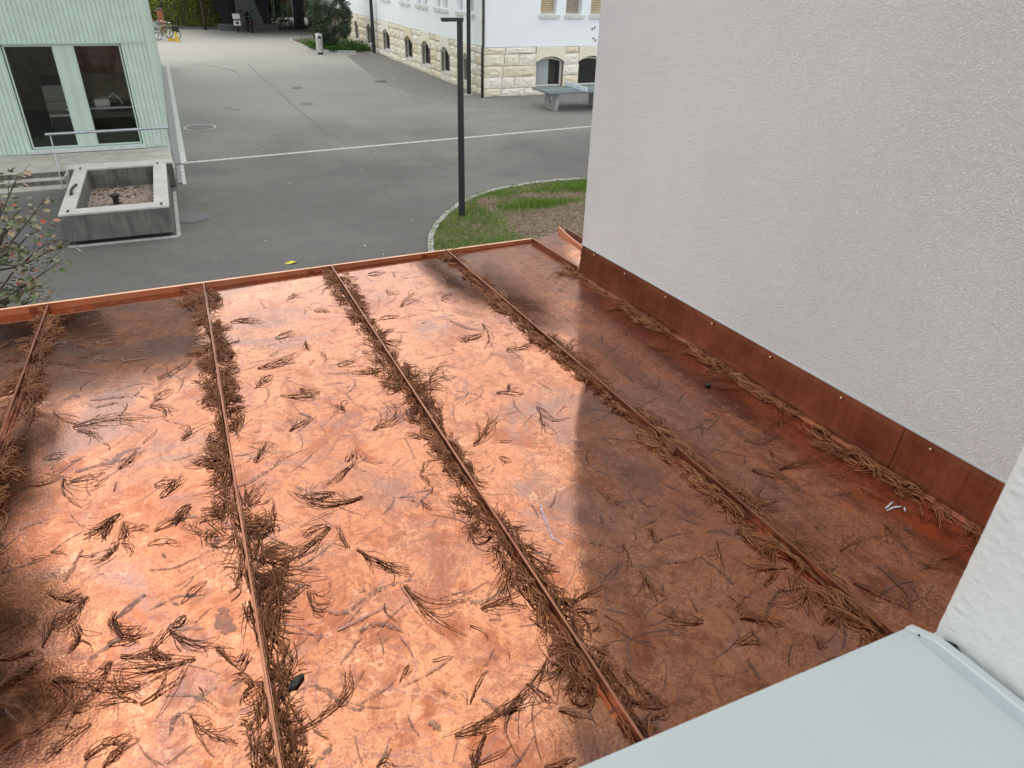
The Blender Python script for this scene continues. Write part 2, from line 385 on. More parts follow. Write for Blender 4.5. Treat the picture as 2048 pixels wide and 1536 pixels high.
M['line'] = simple('pale_granite', (0.50, 0.50, 0.48), 0.85, 0, 0.25, 12, 0.3)
M['granite'] = simple('granite_sett', (0.40, 0.40, 0.39), 0.85, 0, 0.12, 5, 0.3, 70)
M['soil'] = None
M['green'] = simple('green_paint', (0.51, 0.645, 0.56), 0.5, 0, 0.05, 3, 0.06, 30)
M['upper'] = simple('pale_cladding', (0.56, 0.50, 0.46), 0.6, 0, 0.06, 1.5)
M['green_frame'] = simple('green_frame_paint', (0.50, 0.62, 0.54), 0.4, 0, 0.04, 2)
M['ledge'] = simple('pale_zinc', (0.60, 0.65, 0.64), 0.4, 0.2, 0.08, 5)
M['steel'] = simple('galvanised_steel', (0.42, 0.45, 0.48), 0.4, 0.8, 0.15, 20)
M['stainless'] = simple('stainless_steel', (0.72, 0.74, 0.75), 0.22, 1.0, 0.05, 10)
M['black_metal'] = simple('black_metal', (0.018, 0.020, 0.026), 0.45, 0, 0.2, 8)
M['iron'] = simple('cast_iron', (0.13, 0.13, 0.14), 0.7, 0.3, 0.2, 30, 0.3)
M['grate'] = simple('grate_steel', (0.20, 0.21, 0.22), 0.5, 0.7, 0.2, 30)
M['concrete'] = mat_concrete('trough_concrete', (0.115, 0.115, 0.105), (0.17, 0.17, 0.155), 0.55)
M['rim'] = mat_concrete('rim_concrete', (0.42, 0.42, 0.40), (0.54, 0.53, 0.50), 0.2, False)
M['plat'] = mat_concrete('platform_concrete', (0.36, 0.345, 0.30), (0.50, 0.48, 0.43), 0.35, False)
M['trough_in'] = mat_concrete('mossy_shaded_concrete', (0.10, 0.10, 0.09), (0.19, 0.19, 0.17), 0.8)
M['litter'] = simple('leaf_litter', (0.30, 0.24, 0.20), 0.9, 0, 0.5, 14, 0.6, 40)
M['stone'] = mat_stone()
M['mortar'] = simple('mortar', (0.24, 0.22, 0.18), 0.95, 0, 0.1, 20)
M['white'] = simple('white_render', (0.87, 0.90, 0.93), 0.85, 0, 0.02, 0.7, 0.15, 120)
M['sillstone'] = simple('sandstone_sill', (0.66, 0.66, 0.63), 0.85, 0, 0.08, 6)
M['winframe'] = simple('white_window_frame', (0.70, 0.70, 0.68), 0.5, 0, 0.03)
M['slat'] = simple('timber_slat', (0.52, 0.42, 0.26), 0.6, 0, 0.12, 8)
M['slat_dark'] = simple('weathered_slat', (0.34, 0.30, 0.22), 0.6, 0, 0.12, 8)
M['curtain'] = simple('grey_curtain', (0.72, 0.75, 0.77), 0.9, 0, 0.06)
M['interior'] = simple('dark_interior', (0.09, 0.085, 0.075), 0.9)
M['lino'] = simple('green_linoleum', (0.06, 0.20, 0.15), 0.35, 0, 0.1)
M['inner_wall'] = simple('ochre_plaster', (0.80, 0.70, 0.46), 0.9, 0, 0.15, 2)
M['redwood'] = simple('red_brown_board', (0.78, 0.24, 0.13), 0.6, 0, 0.2, 4)
M['beige'] = simple('beige_plastic', (0.70, 0.69, 0.60), 0.5, 0, 0.05)
M['roof_tile'] = simple('dark_roof_tile', (0.11, 0.075, 0.06), 0.8, 0, 0.2, 4)
M['soffit'] = simple('brown_soffit', (0.085, 0.06, 0.045), 0.8)
M['downpipe'] = mat_copper_plain('weathered_downpipe', (0.035, 0.028, 0.028), (0.055, 0.035, 0.03), 0.5, metal=0.2)
M['table'] = simple('grey_composite', (0.14, 0.175, 0.18), 0.55, 0, 0.08, 4)
M['tleg'] = mat_concrete('table_concrete', (0.34, 0.34, 0.33), (0.44, 0.44, 0.43), 0.2, False)
M['netm'] = simple('net_plate', (0.70, 0.75, 0.80), 0.5, 0.2)
M['bark'] = simple('bark', (0.085, 0.06, 0.045), 0.9, 0, 0.3, 14, 0.6, 30)
M['twig'] = simple('grey_twig', (0.10, 0.08, 0.065), 0.85, 0, 0.2, 20)
M['glass'] = mat_glass('window_glass', (0.95, 0.97, 0.96), 0.06)
M['glass_dark'] = mat_glass('dark_window_glass', (0.3, 0.33, 0.33), 0.10)
M['shelter'] = simple('grey_shelter_paint', (0.145, 0.155, 0.165), 0.7, 0, 0.06, 1.2)
M['shelter_dark'] = simple('dark_shelter_paint', (0.022, 0.024, 0.030), 0.7, 0, 0.1, 1.2)
M['shelter_mid'] = simple('slate_shelter_paint', (0.045, 0.05, 0.068), 0.7, 0, 0.1, 1.2)
M['rubber'] = simple('rubber', (0.018, 0.018, 0.018), 0.8)
M['white_plastic'] = simple('white_plastic', (0.80, 0.80, 0.80), 0.35, 0, 0.02)
M['black_plastic'] = simple('black_plastic', (0.015, 0.015, 0.017), 0.35)
M['redlens'] = simple('red_lens', (0.35, 0.02, 0.02), 0.25)
M['chrome'] = simple('chrome', (0.7, 0.7, 0.72), 0.15, 1.0, 0.02)
M['bike_green'] = simple('lime_frame', (0.30, 0.45, 0.10), 0.35, 0, 0.03)
M['bike_grey'] = simple('grey_frame', (0.24, 0.26, 0.28), 0.35, 0.3, 0.03)
M['bike_black'] = simple('black_frame', (0.02, 0.02, 0.022), 0.35, 0, 0.03)
M['red_paint'] = simple('red_paint', (0.42, 0.05, 0.06), 0.4, 0, 0.03)
M['yellow'] = simple('yellow_paint', (0.62, 0.42, 0.06), 0.6, 0, 0.1)
M['brickred'] = simple('red_brick', (0.32, 0.12, 0.07), 0.85, 0, 0.2, 10)
M['orange'] = simple('orange_board', (0.48, 0.20, 0.05), 0.7)
M['sprig'] = mat_objrand('dry_conifer_sprig', [(0, (0.22, 0.074, 0.027)), (0.5, (0.31, 0.112, 0.038)), (1, (0.14, 0.052, 0.023))])
M['pile'] = mat_leaf('dry_sprig_pile', [(0.15, (0.11, 0.038, 0.016)), (0.4, (0.25, 0.090, 0.034)), (0.6, (0.36, 0.145, 0.055)), (0.8, (0.46, 0.225, 0.09))], 0.6, 0, 4.0)
M['stain'] = mat_leaf('water_stain', [(0.1, (0.25, 0.165, 0.19)), (0.35, (0.28, 0.13, 0.095)), (0.55, (0.13, 0.095, 0.09)), (0.75, (0.33, 0.185, 0.155)), (0.95, (0.19, 0.155, 0.19))], 0.26, 0, 1.5)
def ragged(m, sc, lo, hi, top):
    t = m.node_tree; n = t.nodes; out = next(q for q in n if q.type == 'OUTPUT_MATERIAL'); src = out.inputs['Surface'].links[0].from_socket
    g_ = n.new('ShaderNodeNewGeometry'); z = n.new('ShaderNodeTexNoise'); z.inputs['Scale'].default_value = sc; z.inputs['Detail'].default_value = 5; z.inputs['Roughness'].default_value = .7
    t.links.new(g_.outputs['Position'], z.inputs['Vector']); r_ = n.new('ShaderNodeMapRange'); t.links.new(z.outputs['Fac'], r_.inputs[0])
    r_.inputs[1].default_value = lo; r_.inputs[2].default_value = hi; r_.inputs[3].default_value = 0; r_.inputs[4].default_value = top
    tr = n.new('ShaderNodeBsdfTransparent'); ms = n.new('ShaderNodeMixShader'); t.links.new(r_.outputs[0], ms.inputs[0]); t.links.new(tr.outputs[0], ms.inputs[1]); t.links.new(src, ms.inputs[2]); t.links.new(ms.outputs[0], out.inputs['Surface'])
for nd in M['stain'].node_tree.nodes:
    if nd.type == 'BSDF_PRINCIPLED': nd.inputs['Metallic'].default_value = 0.75
ragged(M['stain'], 75, .34, .56, .85)
M['stain_dark'] = simple('dark_patina', (0.19, 0.125, 0.10), 0.24, 0.95, 0.35, 40); ragged(M['stain_dark'], 120, .40, .58, .8)
M['dead_leaf'] = simple('black_dead_leaf', (0.022, 0.020, 0.018), 0.6, 0, 0.4, 60)
M['dropping'] = simple('bird_dropping', (0.50, 0.56, 0.64), 0.6)
M['hedge'] = mat_leaf('hedge_leaf', [(0.2, (0.05, 0.11, 0.02)), (0.4, (0.16, 0.26, 0.035)), (0.6, (0.34, 0.42, 0.05)), (0.85, (0.52, 0.50, 0.06))], 0.5, 0.45)
M['shrub'] = mat_leaf('olive_shrub_leaf', [(0.2, (0.022, 0.045, 0.026)), (0.5, (0.055, 0.09, 0.05)), (0.75, (0.10, 0.14, 0.075)), (0.9, (0.15, 0.17, 0.10))], 0.6, 0.15, 1.6)
M['low'] = mat_leaf('ground_cover_leaf', [(0.2, (0.03, 0.08, 0.012)), (0.6, (0.07, 0.17, 0.02)), (0.9, (0.14, 0.22, 0.04))], 0.55, 0.2)
M['grass'] = mat_leaf('grass_blade', [(0.15, (0.07, 0.14, 0.02)), (0.45, (0.14, 0.25, 0.035)), (0.7, (0.20, 0.29, 0.05)), (0.92, (0.34, 0.31, 0.12))], 0.55, 0.25, 1.4)
M['chips'] = mat_leaf('dry_leaf_litter', [(0.1, (0.07, 0.045, 0.03)), (0.5, (0.15, 0.10, 0.06)), (0.8, (0.26, 0.19, 0.115)), (0.95, (0.34, 0.25, 0.12))], 0.8, 0)
M['conifer'] = mat_leaf('conifer_foliage', [(0.2, (0.02, 0.035, 0.018)), (0.6, (0.045, 0.065, 0.03)), (0.9, (0.08, 0.085, 0.04))], 0.6, 0.05)
M['bushleaf'] = []
for i, c in enumerate([(0.09, 0.14, 0.045), (0.15, 0.19, 0.085), (0.24, 0.24, 0.14), (0.36, 0.14, 0.08), (0.46, 0.09, 0.05), (0.30, 0.21, 0.12)]):
    M['bushleaf'].append(simple('bush_leaf_tint', c, 0.5, 0, 0.25, 30))
M['paleleaf'] = simple('fallen_leaf', (0.50, 0.47, 0.28), 0.7, 0, 0.25, 30)
M['yellowleaf'] = simple('yellow_leaf', (0.62, 0.55, 0.06), 0.7, 0, 0.2, 30)
def mat_soil():
    t = NT('lawn_soil'); p = t.P()
    n = t.noise(p, 1.1, 5, 0.6); f = t.noise(p, 28, 5, 0.75)
    c = t.mix(t.rng(n, 0.35, 0.65), (0.20, 0.15, 0.10), (0.28, 0.22, 0.155))
    c = t.mix(t.rng(f, 0.4, 0.7, 0, 0.7), c, (0.05, 0.036, 0.025))
    c = t.mix(t.rng(t.noise(p, 60, 3), 0.6, 0.72, 0, 0.6), c, (0.30, 0.23, 0.14))
    return t.done(c, 0.95, 0, t.bump(f, 0.7, 0.03))
M['soil'] = mat_soil()

# ================================================================ THE GROUND
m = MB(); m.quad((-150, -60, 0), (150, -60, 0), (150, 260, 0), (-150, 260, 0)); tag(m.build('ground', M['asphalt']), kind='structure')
m = MB(); a = Vector((-0.09, 19.50, 0)); b = Vector((14.5, 21.12, 0)); d = (b-a).normalized(); nrm = Vector((-d.y, d.x, 0))*0.075
for k in range(18):
    p0 = a.lerp(b, k/18); p1 = a.lerp(b, (k+0.985)/18)
    m.box(0, 0, 0, 0, 0, 0) if False else m.add([(p0-nrm)+Vector((0,0,0.004)), (p1-nrm)+Vector((0,0,0.004)), (p1+nrm)+Vector((0,0,0.004)), (p0+nrm)+Vector((0,0,0.004))], [(0,1,2,3)])
tag(m.build('yard_line', M['line']), kind='structure')
# tar-filled joints and cracks in the asphalt
M['tar'] = simple('tar_joint', (0.105, 0.105, 0.10), 0.7, 0, 0.2, 8)
m = MB()
def strip(pts, wd):
    P = []
    for i in range(len(pts)-1):
        for k in range(6):
            f = k/6; P.append((pts[i][0]*(1-f)+pts[i+1][0]*f + RNG.uniform(-.035, .035), pts[i][1]*(1-f)+pts[i+1][1]*f + RNG.uniform(-.05, .05)))
    P.append(pts[-1])
    vs = []
    for i, q in enumerate(P):
        j = min(i+1, len(P)-1); i0 = max(i-1, 0); dx = P[j][0]-P[i0][0]; dy = P[j][1]-P[i0][1]; L = math.hypot(dx, dy)
        ww = wd*RNG.uniform(.3, 1.0)
        vs += [(q[0]-dy/L*ww, q[1]+dx/L*ww, 0.003), (q[0]+dy/L*ww, q[1]-dx/L*ww, 0.003)]
    m.add(vs, [(2*i, 2*i+1, 2*i+3, 2*i+2) for i in range(len(P)-1)])
strip([(3.42, 39.8), (3.55, 33), (3.65, 27.9), (3.8, 23.0), (4.0, 20.6)], 0.026)
strip([(4.45, 19.4), (4.3, 17.2), (4.15, 15.5)], 0.016)
strip([(0.95, 40.2), (1.7, 39.5), (2.26, 38.2), (2.6, 36.8), (2.7, 35.6)], 0.05)
tag(m.build('asphalt_joint', M['tar']), kind='structure')

M['new_asphalt'] = simple('newer_asphalt', (0.205, 0.202, 0.194), 0.85, 0, 0.18, 5, 0.3, 70)
m = MB(); m.add([(x, y, .002) for x, y in ((8.9, 42.6), (8.55, 38.5), (8.3, 35.0), (8.1, 31.7), (8.35, 29.0), (8.9, 27.0), (9.4, 25.2), (10.5, 24.4), (16, 25.2), (16, 27.2), (10.84, 27.22), (10.84, 43.9), (10.0, 43.9))], [tuple(range(13))]); tag(m.build('asphalt_strip', M['new_asphalt']), kind='structure')
def manhole(c, r, label, ring=True):
    t = thing('manhole_cover', (c[0], c[1], 0), label, 'manhole cover')
    mm = MB(); mm.disc(c, r*0.86, 0.009, 36); mm.build('lid', M['iron'], t)
    mm = MB(); mm.disc(c, r, 0.006, 36, r*0.88); mm.build('rim', M['line'] if ring else M['iron'], t)
    return t
manhole((0.45, 24.0), 0.46, 'round manhole cover with pale rim on open asphalt beyond the pale line')
manhole((-0.17, 14.77), 0.34, 'grey manhole cover half tucked beside the concrete trough right side', False)
manhole((-2.75, 14.5), 0.66, 'large dark round cover left of the concrete trough behind the bush', False)
for (x, y, dx, dy, lab) in ((1.5, 27.35, .10, .16, 'small dark drain slot, left of a pair in the middle yard'), (1.70, 26.9, .13, .16, 'small dark drain slot, right of a pair in the middle yard'),
                       (4.45, 31.4, .20, .26, 'dark square gully lid in the yard right of the long crack'), (8.14, 32.4, .24, .24, 'dark drain lid near the stone basement wall')):
    t = thing('drain_cover', (x, y, 0), lab, 'drain cover')
    mm = MB(); mm.box(x-dx, x+dx, y-dy, y+dy, 0.001, 0.006); mm.build('frame', M['iron'], t)
    mm = MB(); mm.box(x-dx*.8, x+dx*.8, y-dy*.8, y+dy*.8, 0.006, 0.010); mm.build('lid', M['black_metal'], t)
M['patch'] = simple('bluish_patch', (0.15, 0.16, 0.19), 0.8, 0, 0.2, 5)
m = MB(); m.disc((4.15, 27.4), 0.28, 0.004, 18); tag(m.build('asphalt_patch', M['patch']), kind='structure')

# ================================================================ GREEN TIMBER BUILDING
GY = 20.3
g = thing('green_building', (-4.0, GY, 0), 'pale green timber clad building with two tall windows', 'building')
def TG(a, z, d): return (a, GY + d, z)
OPEN = [(-3.38, -0.99, 0.34, 2.60)]
UP = [(-11.2, -9.4, 4.6, 6.6), (-7.6, -4.3, 4.6, 6.4), (-3.0, -1.2, 4.6, 6.4), (-7.0, -2.6, 7.4, 9.0)]
m = MB()
wall_open(m, lambda a, z, d: (a, GY + 0.022 + d, z), -13, -0.42, 0.24, 3.62, OPEN, 0.30)
m.quad((-0.42, GY+.022, 0), (-0.42, 40, 0), (-0.42, 40, 10), (-0.42, GY+.022, 10)); m.quad((-13, GY+.022, 0), (-13, GY+.022, 10), (-13, 40, 10), (-13, 40, 0))
m.quad((-13, 40, 0), (-13, 40, 10), (-0.42, 40, 10), (-0.42, 40, 0))
m.build('wall', M['green'], g)
m = MB(); wall_open(m, lambda a, z, d: (a, GY + 0.022 + d, z), -13, -0.42, 3.62, 10.0, UP, 0.30); m.build('upper_wall', M['upper'], g)
m = MB(); m.box(-13.1, -0.36, GY-.06, 40.1, 10.0, 10.18); m.build('roof', M['ledge'], g)
for o in UP:
    fr = MB(); fr.box(o[0]+.01, o[1]-.01, GY+.20, GY+.25, o[2]+.01, o[2]+.09); fr.box(o[0]+.01, o[1]-.01, GY+.20, GY+.25, o[3]-.09, o[3]-.01)
    fr.box(o[0]+.01, o[0]+.09, GY+.20, GY+.25, o[2]+.09, o[3]-.09); fr.box(o[1]-.09, o[1]-.01, GY+.20, GY+.25, o[2]+.09, o[3]-.09)
    w_ = fr.build('window', M['green_frame'], g)
    p_ = MB(); p_.quad((o[0]+.09, GY+.23, o[2]+.09), (o[1]-.09, GY+.23, o[2]+.09), (o[1]-.09, GY+.23, o[3]-.09), (o[0]+.09, GY+.23, o[3]-.09)); p_.build('pane', M['glass_dark'], w_)
    p_ = MB(); p_.quad((o[0], GY+.4, o[2]), (o[1], GY+.4, o[2]), (o[1], GY+.4, o[3]), (o[0], GY+.4, o[3])); p_.build('blind', M['interior'], w_)
for zc in (3.62, 4.35, 6.8, 7.15, 9.3):
    m = MB(); m.box(-13, -0.40, GY-.03, GY+.02, zc, zc+.07); m.build('band', M['green_frame'], g)
# vertical boards
PITCH = 0.0955
def board(x0, wd, z0, z1, me={}):
    key = (round(wd, 3), round(z0, 2), round(z1, 2))
    if key not in me:
        mm = MB(); h = wd/2 - 0.004
        mm.prism([(-h, 0.02, 0), (-h, 0.004, 0), (-h+0.004, 0, 0), (h-0.004, 0, 0), (h, 0.004, 0), (h, 0.02, 0)], (0, 0, z1-z0))
        o = mm.build('board', M['green'], g, local=True); me[key] = o.data
    else:
        o = bpy.data.objects.new('board', me[key]); COL.objects.link(o); o.parent = g
    o.location = (x0 + wd/2 + 4.0, RNG.uniform(-.0015, .0015), z0)
x = -0.45 - PITCH
for k in range(40): board(-0.45 - PITCH*(k+1), PITCH, 2.625, 3.615)
for k in range(5): board(-0.45 - PITCH*(k+1), PITCH, 0.26, 2.60)
for k in range(9): board(-3.40 - PITCH*(k+1), PITCH, 0.26, 2.60)
m = MB(); m.box(-0.45, -0.405, GY-.012, GY+.021, 0.24, 9.9); m.build('corner_board', M['green_frame'], g)
m = MB(); m.box(-4.3, -0.455, GY-.014, GY+.02, 2.602, 2.622); m.build('drip_trim', M['green_frame'], g)
m = MB(); m.box(-0.985, -0.93, GY-.006, GY+.02, 0.26, 2.6); m.build('jamb_trim', M['green_frame'], g)
m = MB(); m.box(-3.44, -0.93, GY-.07, GY+.10, 0.255, 0.33); m.build('sill', M['ledge'], g, 0.006)
m = MB(); m.box(-0.74, -0.61, GY-.02, GY-.004, 0.30, 0.52); m.build('vent_cover', M['ledge'], g, 0.004)
# the window band: two panes and a broad mullion between
def frame(x0, x1, z0, z1, wd, y, name='window'):
    fr = MB(); fr.box(x0, x0+wd, y, y+.07, z0, z1); fr.box(x1-wd, x1, y, y+.07, z0, z1); fr.box(x0+wd, x1-wd, y, y+.07, z0, z0+wd); fr.box(x0+wd, x1-wd, y, y+.07, z1-wd, z1)
    w_ = fr.build(name, M['green_frame'], g, 0.004)
    p_ = MB(); p_.quad((x0+wd, y+.04, z0+wd), (x1-wd, y+.04, z0+wd), (x1-wd, y+.04, z1-wd), (x0+wd, y+.04, z1-wd)); p_.build('pane', M['glass'], w_)
frame(-3.36, -2.37, 0.35, 2.58, 0.035, GY+.06)
frame(-2.00, -1.01, 0.35, 2.58, 0.035, GY+.06)
m = MB(); m.box(-2.37, -2.00, GY+.045, GY+.13, 0.35, 2.58); mu = m.build('mullion', M['green_frame'], g, 0.004)
m = MB(); m.box(-2.20, -2.17, GY+.02, GY+.045, 0.35, 2.58); m.build('cover_strip', M['green_frame'], mu, 0.003)
m = MB(); m.box(-3.36, -1.01, GY+.02, GY+.14, 2.582, 2.60); m.build('head_trim', M['green_frame'], g)
# the room behind the glass
m = MB(); m.quad((-5, GY+.25, .3), (-.5, GY+.25, .3), (-.5, GY+6, .3), (-5, GY+6, .3)); m.build('room_floor', M['lino'], g)
m = MB(); m.quad((-5, GY+6, .3), (-.5, GY+6, .3), (-.5, GY+6, 3), (-5, GY+6, 3)); m.quad((-5, GY+.4, .3), (-5, GY+6, .3), (-5, GY+6, 3), (-5, GY+.4, 3)); m.quad((-.5, GY+.4, .3), (-.5, GY+6, .3), (-.5, GY+6, 3), (-.5, GY+.4, 3)); m.build('room_wall', M['inner_wall'], g)
m = MB(); m.quad((-5, GY+.35, 3), (-.5, GY+.35, 3), (-.5, GY+6, 3), (-5, GY+6, 3)); m.build('room_ceiling', M['interior'], g)
cab = thing('office_cabinet', (-2.9, GY+3.4, .3), 'beige cabinet with a dark printer inside the left green window', 'cabinet')
m = MB(); m.box(-3.25, -2.62, GY+3.1, GY+3.6, .32, 1.35); m.build('body', M['beige'], cab, 0.01)
m = MB(); m.box(-3.2, -2.68, GY+3.1, GY+3.55, 1.35, 1.55); m.build('printer', M['black_plastic'], cab, 0.02)
for zz in (.62, .95): m = MB(); m.box(-3.24, -2.63, GY+3.085, GY+3.1, zz, zz+.012); m.build('drawer_line', M['black_plastic'], cab)
tb = thing('work_table', (-1.4, GY+1.5, .3), 'dark work table with pale machine inside the right green window', 'table')
m = MB(); m.box(-2.6, -.8, GY+1.2, GY+1.9, 1.0, 1.05); m.build('tabletop', M['steel'], tb)
for xx in (-2.5, -.9):
    for yy in (GY+1.25, GY+1.85): m = MB(); m.box(xx-.025, xx+.025, yy-.025, yy+.025, .3, 1.0); m.build('leg', M['black_metal'], tb)
mc = thing('bench_machine', (-1.75, GY+1.5, 1.05), 'pale grey bench machine standing on the indoor table', 'machine')
m = MB(); m.box(-1.95, -1.6, GY+1.35, GY+1.7, 1.052, 1.22); m.build('base', M['beige'], mc, 0.02)
m = MB(); m.tube([(-1.62, GY+1.5, 1.22), (-1.5, GY+1.5, 1.33), (-1.38, GY+1.5, 1.2), (-1.32, GY+1.5, 1.06)], 0.018, 6); m.build('hose', M['white_plastic'], mc)
bdp = thing('wall_panel', (-1.7, GY+5.9, 1.5), 'red brown board on the back wall inside the right green window', 'board')
m = MB(); m.box(-2.7, -.7, GY+5.9, GY+5.96, 1.35, 2.25); m.build('sheet', M['redwood'], bdp)
m = MB(); m.box(-2.72, -.68, GY+5.86, GY+5.9, 1.30, 1.35); m.build('ledge', M['slat_dark'], bdp)
ch = thing('desk', (-2.75, GY+1.6, .3), 'low dark desk inside the left green window', 'desk')
m = MB(); m.box(-3.0, -2.3, GY+1.3, GY+1.9, .85, .90); m.build('desktop', M['beige'], ch)
m = MB(); m.box(-2.98, -2.4, GY+1.32, GY+1.88, .45, .848); m.build('drawer_unit', M['black_plastic'], ch)

# platform and steps
pl = thing('entrance_platform', (-2.3, 19, 0), 'weathered concrete platform with two low steps before the green building', 'platform')
m = MB(); m.prism([(-9, 18.42, 0), (-2.45, 18.42, 0), (-2.45, 17.95, 0), (-.345, 17.95, 0), (-.42, GY+.02, 0), (-9, GY+.02, 0)], (0, 0, .24)); m.build('slab', M['plat'], pl, 0.006)
m = MB(); m.box(-9, -2.50, 18.15, 18.418, 0, .12); m.build('step', M['plat'], pl, 0.006)
m = MB(); m.box(-9, -2.50, 17.78, 18.148, 0, .016); m.build('step', M['plat'], pl)
m = MB(); m.box(-2.497, -2.453, 17.60, 18.41, 0, .30); m.build('step_cheek', M['plat'], pl)
for (x0_, x1_, y_, z0_, z1_) in ((-9, -2.455, 18.4165, .121, .226), (-9, -2.503, 18.1465, .017, .108)):
    m = MB(); m.box(x0_, x1_, y_-.004, y_, z0_, z1_); m.build('riser_face', M['trough_in'], pl)  # darker strips: shade and dirt of the risers put into the colour
rl = thing('handrail', (-1.5, 18.1, 0), 'thin galvanised handrail above the concrete trough', 'handrail')
m = MB(); m.tube([(-2.69, 18.1, 1.07), (-.32, 18.1, 1.09)], 0.028, 8); m.build('rail', M['steel'], rl)
for (xx, zb) in ((-2.60, .0), (-.34, .24)):
    m = MB(); m.tube([(xx, 18.1 if xx > -1 else 17.72, zb), (xx, 18.1, 1.06)], 0.012, 6); m.build('post', M['steel'], rl)
# linear drain beside the building
dr = thing('drain_channel', (-.2, 29, 0), 'long steel drain channel with pale kerb strip along the green building', 'drain')
m = MB()
for k in range(100): m.box(-.40 + .0, -.225, 19.42 + k*.202, 19.42 + k*.202 + .185, .002, .012)
m.build('grating', M['grate'], dr, kind='stuff')
for k in range(20):
    m = MB(); m.box(-.222, -.085, 19.36 + k*1.016, 19.36 + k*1.016 + 1.006, .0, .022); m.build('kerb_stone', M['line'], dr, 0.005)
m = MB(); m.box(-.41, -.085, 39.69, 39.85, 0, .022); m.build('end_stone', M['line'], dr)
m = MB(); m.box(-.335, -.25, 17.5, 19.2, .002, .014); m.build('short_grating', M['grate'], dr)
for k in range(12): m = MB(); m.box(-.245, -.17, 17.36 + k*.155, 17.36 + k*.155 + .147, 0, .02); m.build('edge_sett', M['line'], dr)

# ================================================================ CONCRETE TROUGH
tr = thing('water_trough', (-1.35, 15.4, 0), 'empty square concrete fountain trough with stained sides', 'trough')
X0, X1, Y0, Y1, HZ = -2.20, -.49, 13.77, 17.22, .55
m = MB(); m.box(X0+.05, X1-.05, Y0+.12, Y1-.05, .012, .07); m.build('plinth', M['dark_gap'], tr)  # plinth coloured near black for the shadow under the trough
m = MB(); m.box(X0, X1, Y0, Y0+.30, .07, HZ-.03); m.build('side_wall', M['concrete'], tr, 0.01)
m = MB(); m.box(X0, X0+.225, Y0+.302, Y1-.20, .07, HZ-.03); m.build('side_wall', M['trough_in'], tr, 0.01)
m = MB(); m.box(X1-.24, X1, Y0+.302, Y1-.20, .07, HZ-.03); m.build('side_wall', M['trough_in'], tr, 0.01)
m = MB(); m.box(X0, X1, Y1-.198, Y1, .07, HZ-.03); m.build('side_wall', M['trough_in'], tr, 0.01)
m = MB()
for bx in ((X0-.004, X1+.004, Y0-.004, Y0+.304), (X0-.004, X0+.229, Y0+.304, Y1-.202), (X1-.244, X1+.004, Y0+.304, Y1-.202), (X0-.004, X1+.004, Y1-.202, Y1+.004)): m.box(bx[0], bx[1], bx[2], bx[3], HZ-.03, HZ)
m.build('rim', M['rim'], tr)
m = MB(); m.box(X0+.225, X1-.24, Y0+.302, Y1-.2, .07, .15); m.build('basin_floor', M['litter'], tr)
m = MB(); m.cyl((-1.47, 15.68), .055, .15, .30, 16); m.cyl((-1.47, 15.68), .085, .30, .335, 16); m.build('overflow_pipe', M['black_metal'], tr)
for (xx, yy) in ((X0+.13, Y0+.18), (X1-.12, Y0+.16), (X0+.10, Y1-.10), (X1-.16, Y1-.10)):
    m = MB(); m.box(xx-.018, xx+.018, yy-.07, yy+.07, HZ, HZ+.008); m.build('lifting_slot', M['dark_gap'], tr)
m = MB(); m.tube([(X0+.10, 15.0, HZ+.006), (X0+.085, 15.25, HZ+.03), (X0+.09, 15.5, HZ+.02), (X0+.13, 15.72, HZ+.006)], [.03, .022, .018, .03], 8); m.build('spout_groove', M['dark_gap'], tr, smooth=True)
m = MB(); m.disc((X0+.14, 15.2), .09, HZ+.003, 20); m.build('wet_mark', M['line'], tr)
V = []; F = []
for k in range(900):
    x_ = RNG.uniform(X0+.26, X1-.27); y_ = RNG.uniform(Y0+.34, Y1-.24)
    if RNG.random() > .25 + .75*(max(0, (y_-16.0)/1.0)): continue
    s_ = RNG.uniform(.015, .04); a_ = RNG.uniform(0, 2*PI); b = len(V); z_ = .152 + RNG.uniform(0, .02)
    for q in range(4): V.append((x_ + s_*math.cos(a_+q*PI/2)*(1 if q % 2 else .5), y_ + s_*math.sin(a_+q*PI/2), z_ + RNG.uniform(0, .012)))
    F.append((b, b+1, b+2, b+3))
np_mesh('fallen_leaves', V, F, M['chips'], tr, 'stuff')
m = MB()
for k in range(20): m.box(-.488+.02, -.40, 13.72 + k*.155, 13.72 + k*.155 + .147, 0, .014)
for k in range(12): m.box(-2.20 + k*.147, -2.20 + k*.147 + .14, 13.66, 13.755, 0, .012)
m.build('edge_setts', M['granite'], tr, kind='stuff')
bb = thing('concrete_block', (-1.35, 17.5, 0), 'long concrete block between the trough and the platform', 'block')
m = MB(); m.box(-2.34, -.37, 17.235, 17.58, .03, .50); m.build('block', M['concrete'], bb, 0.012)
m = MB(); m.box(-2.36, -.36, 17.232, 17.585, .50, .53); m.build('cap', M['rim'], bb, 0.005)
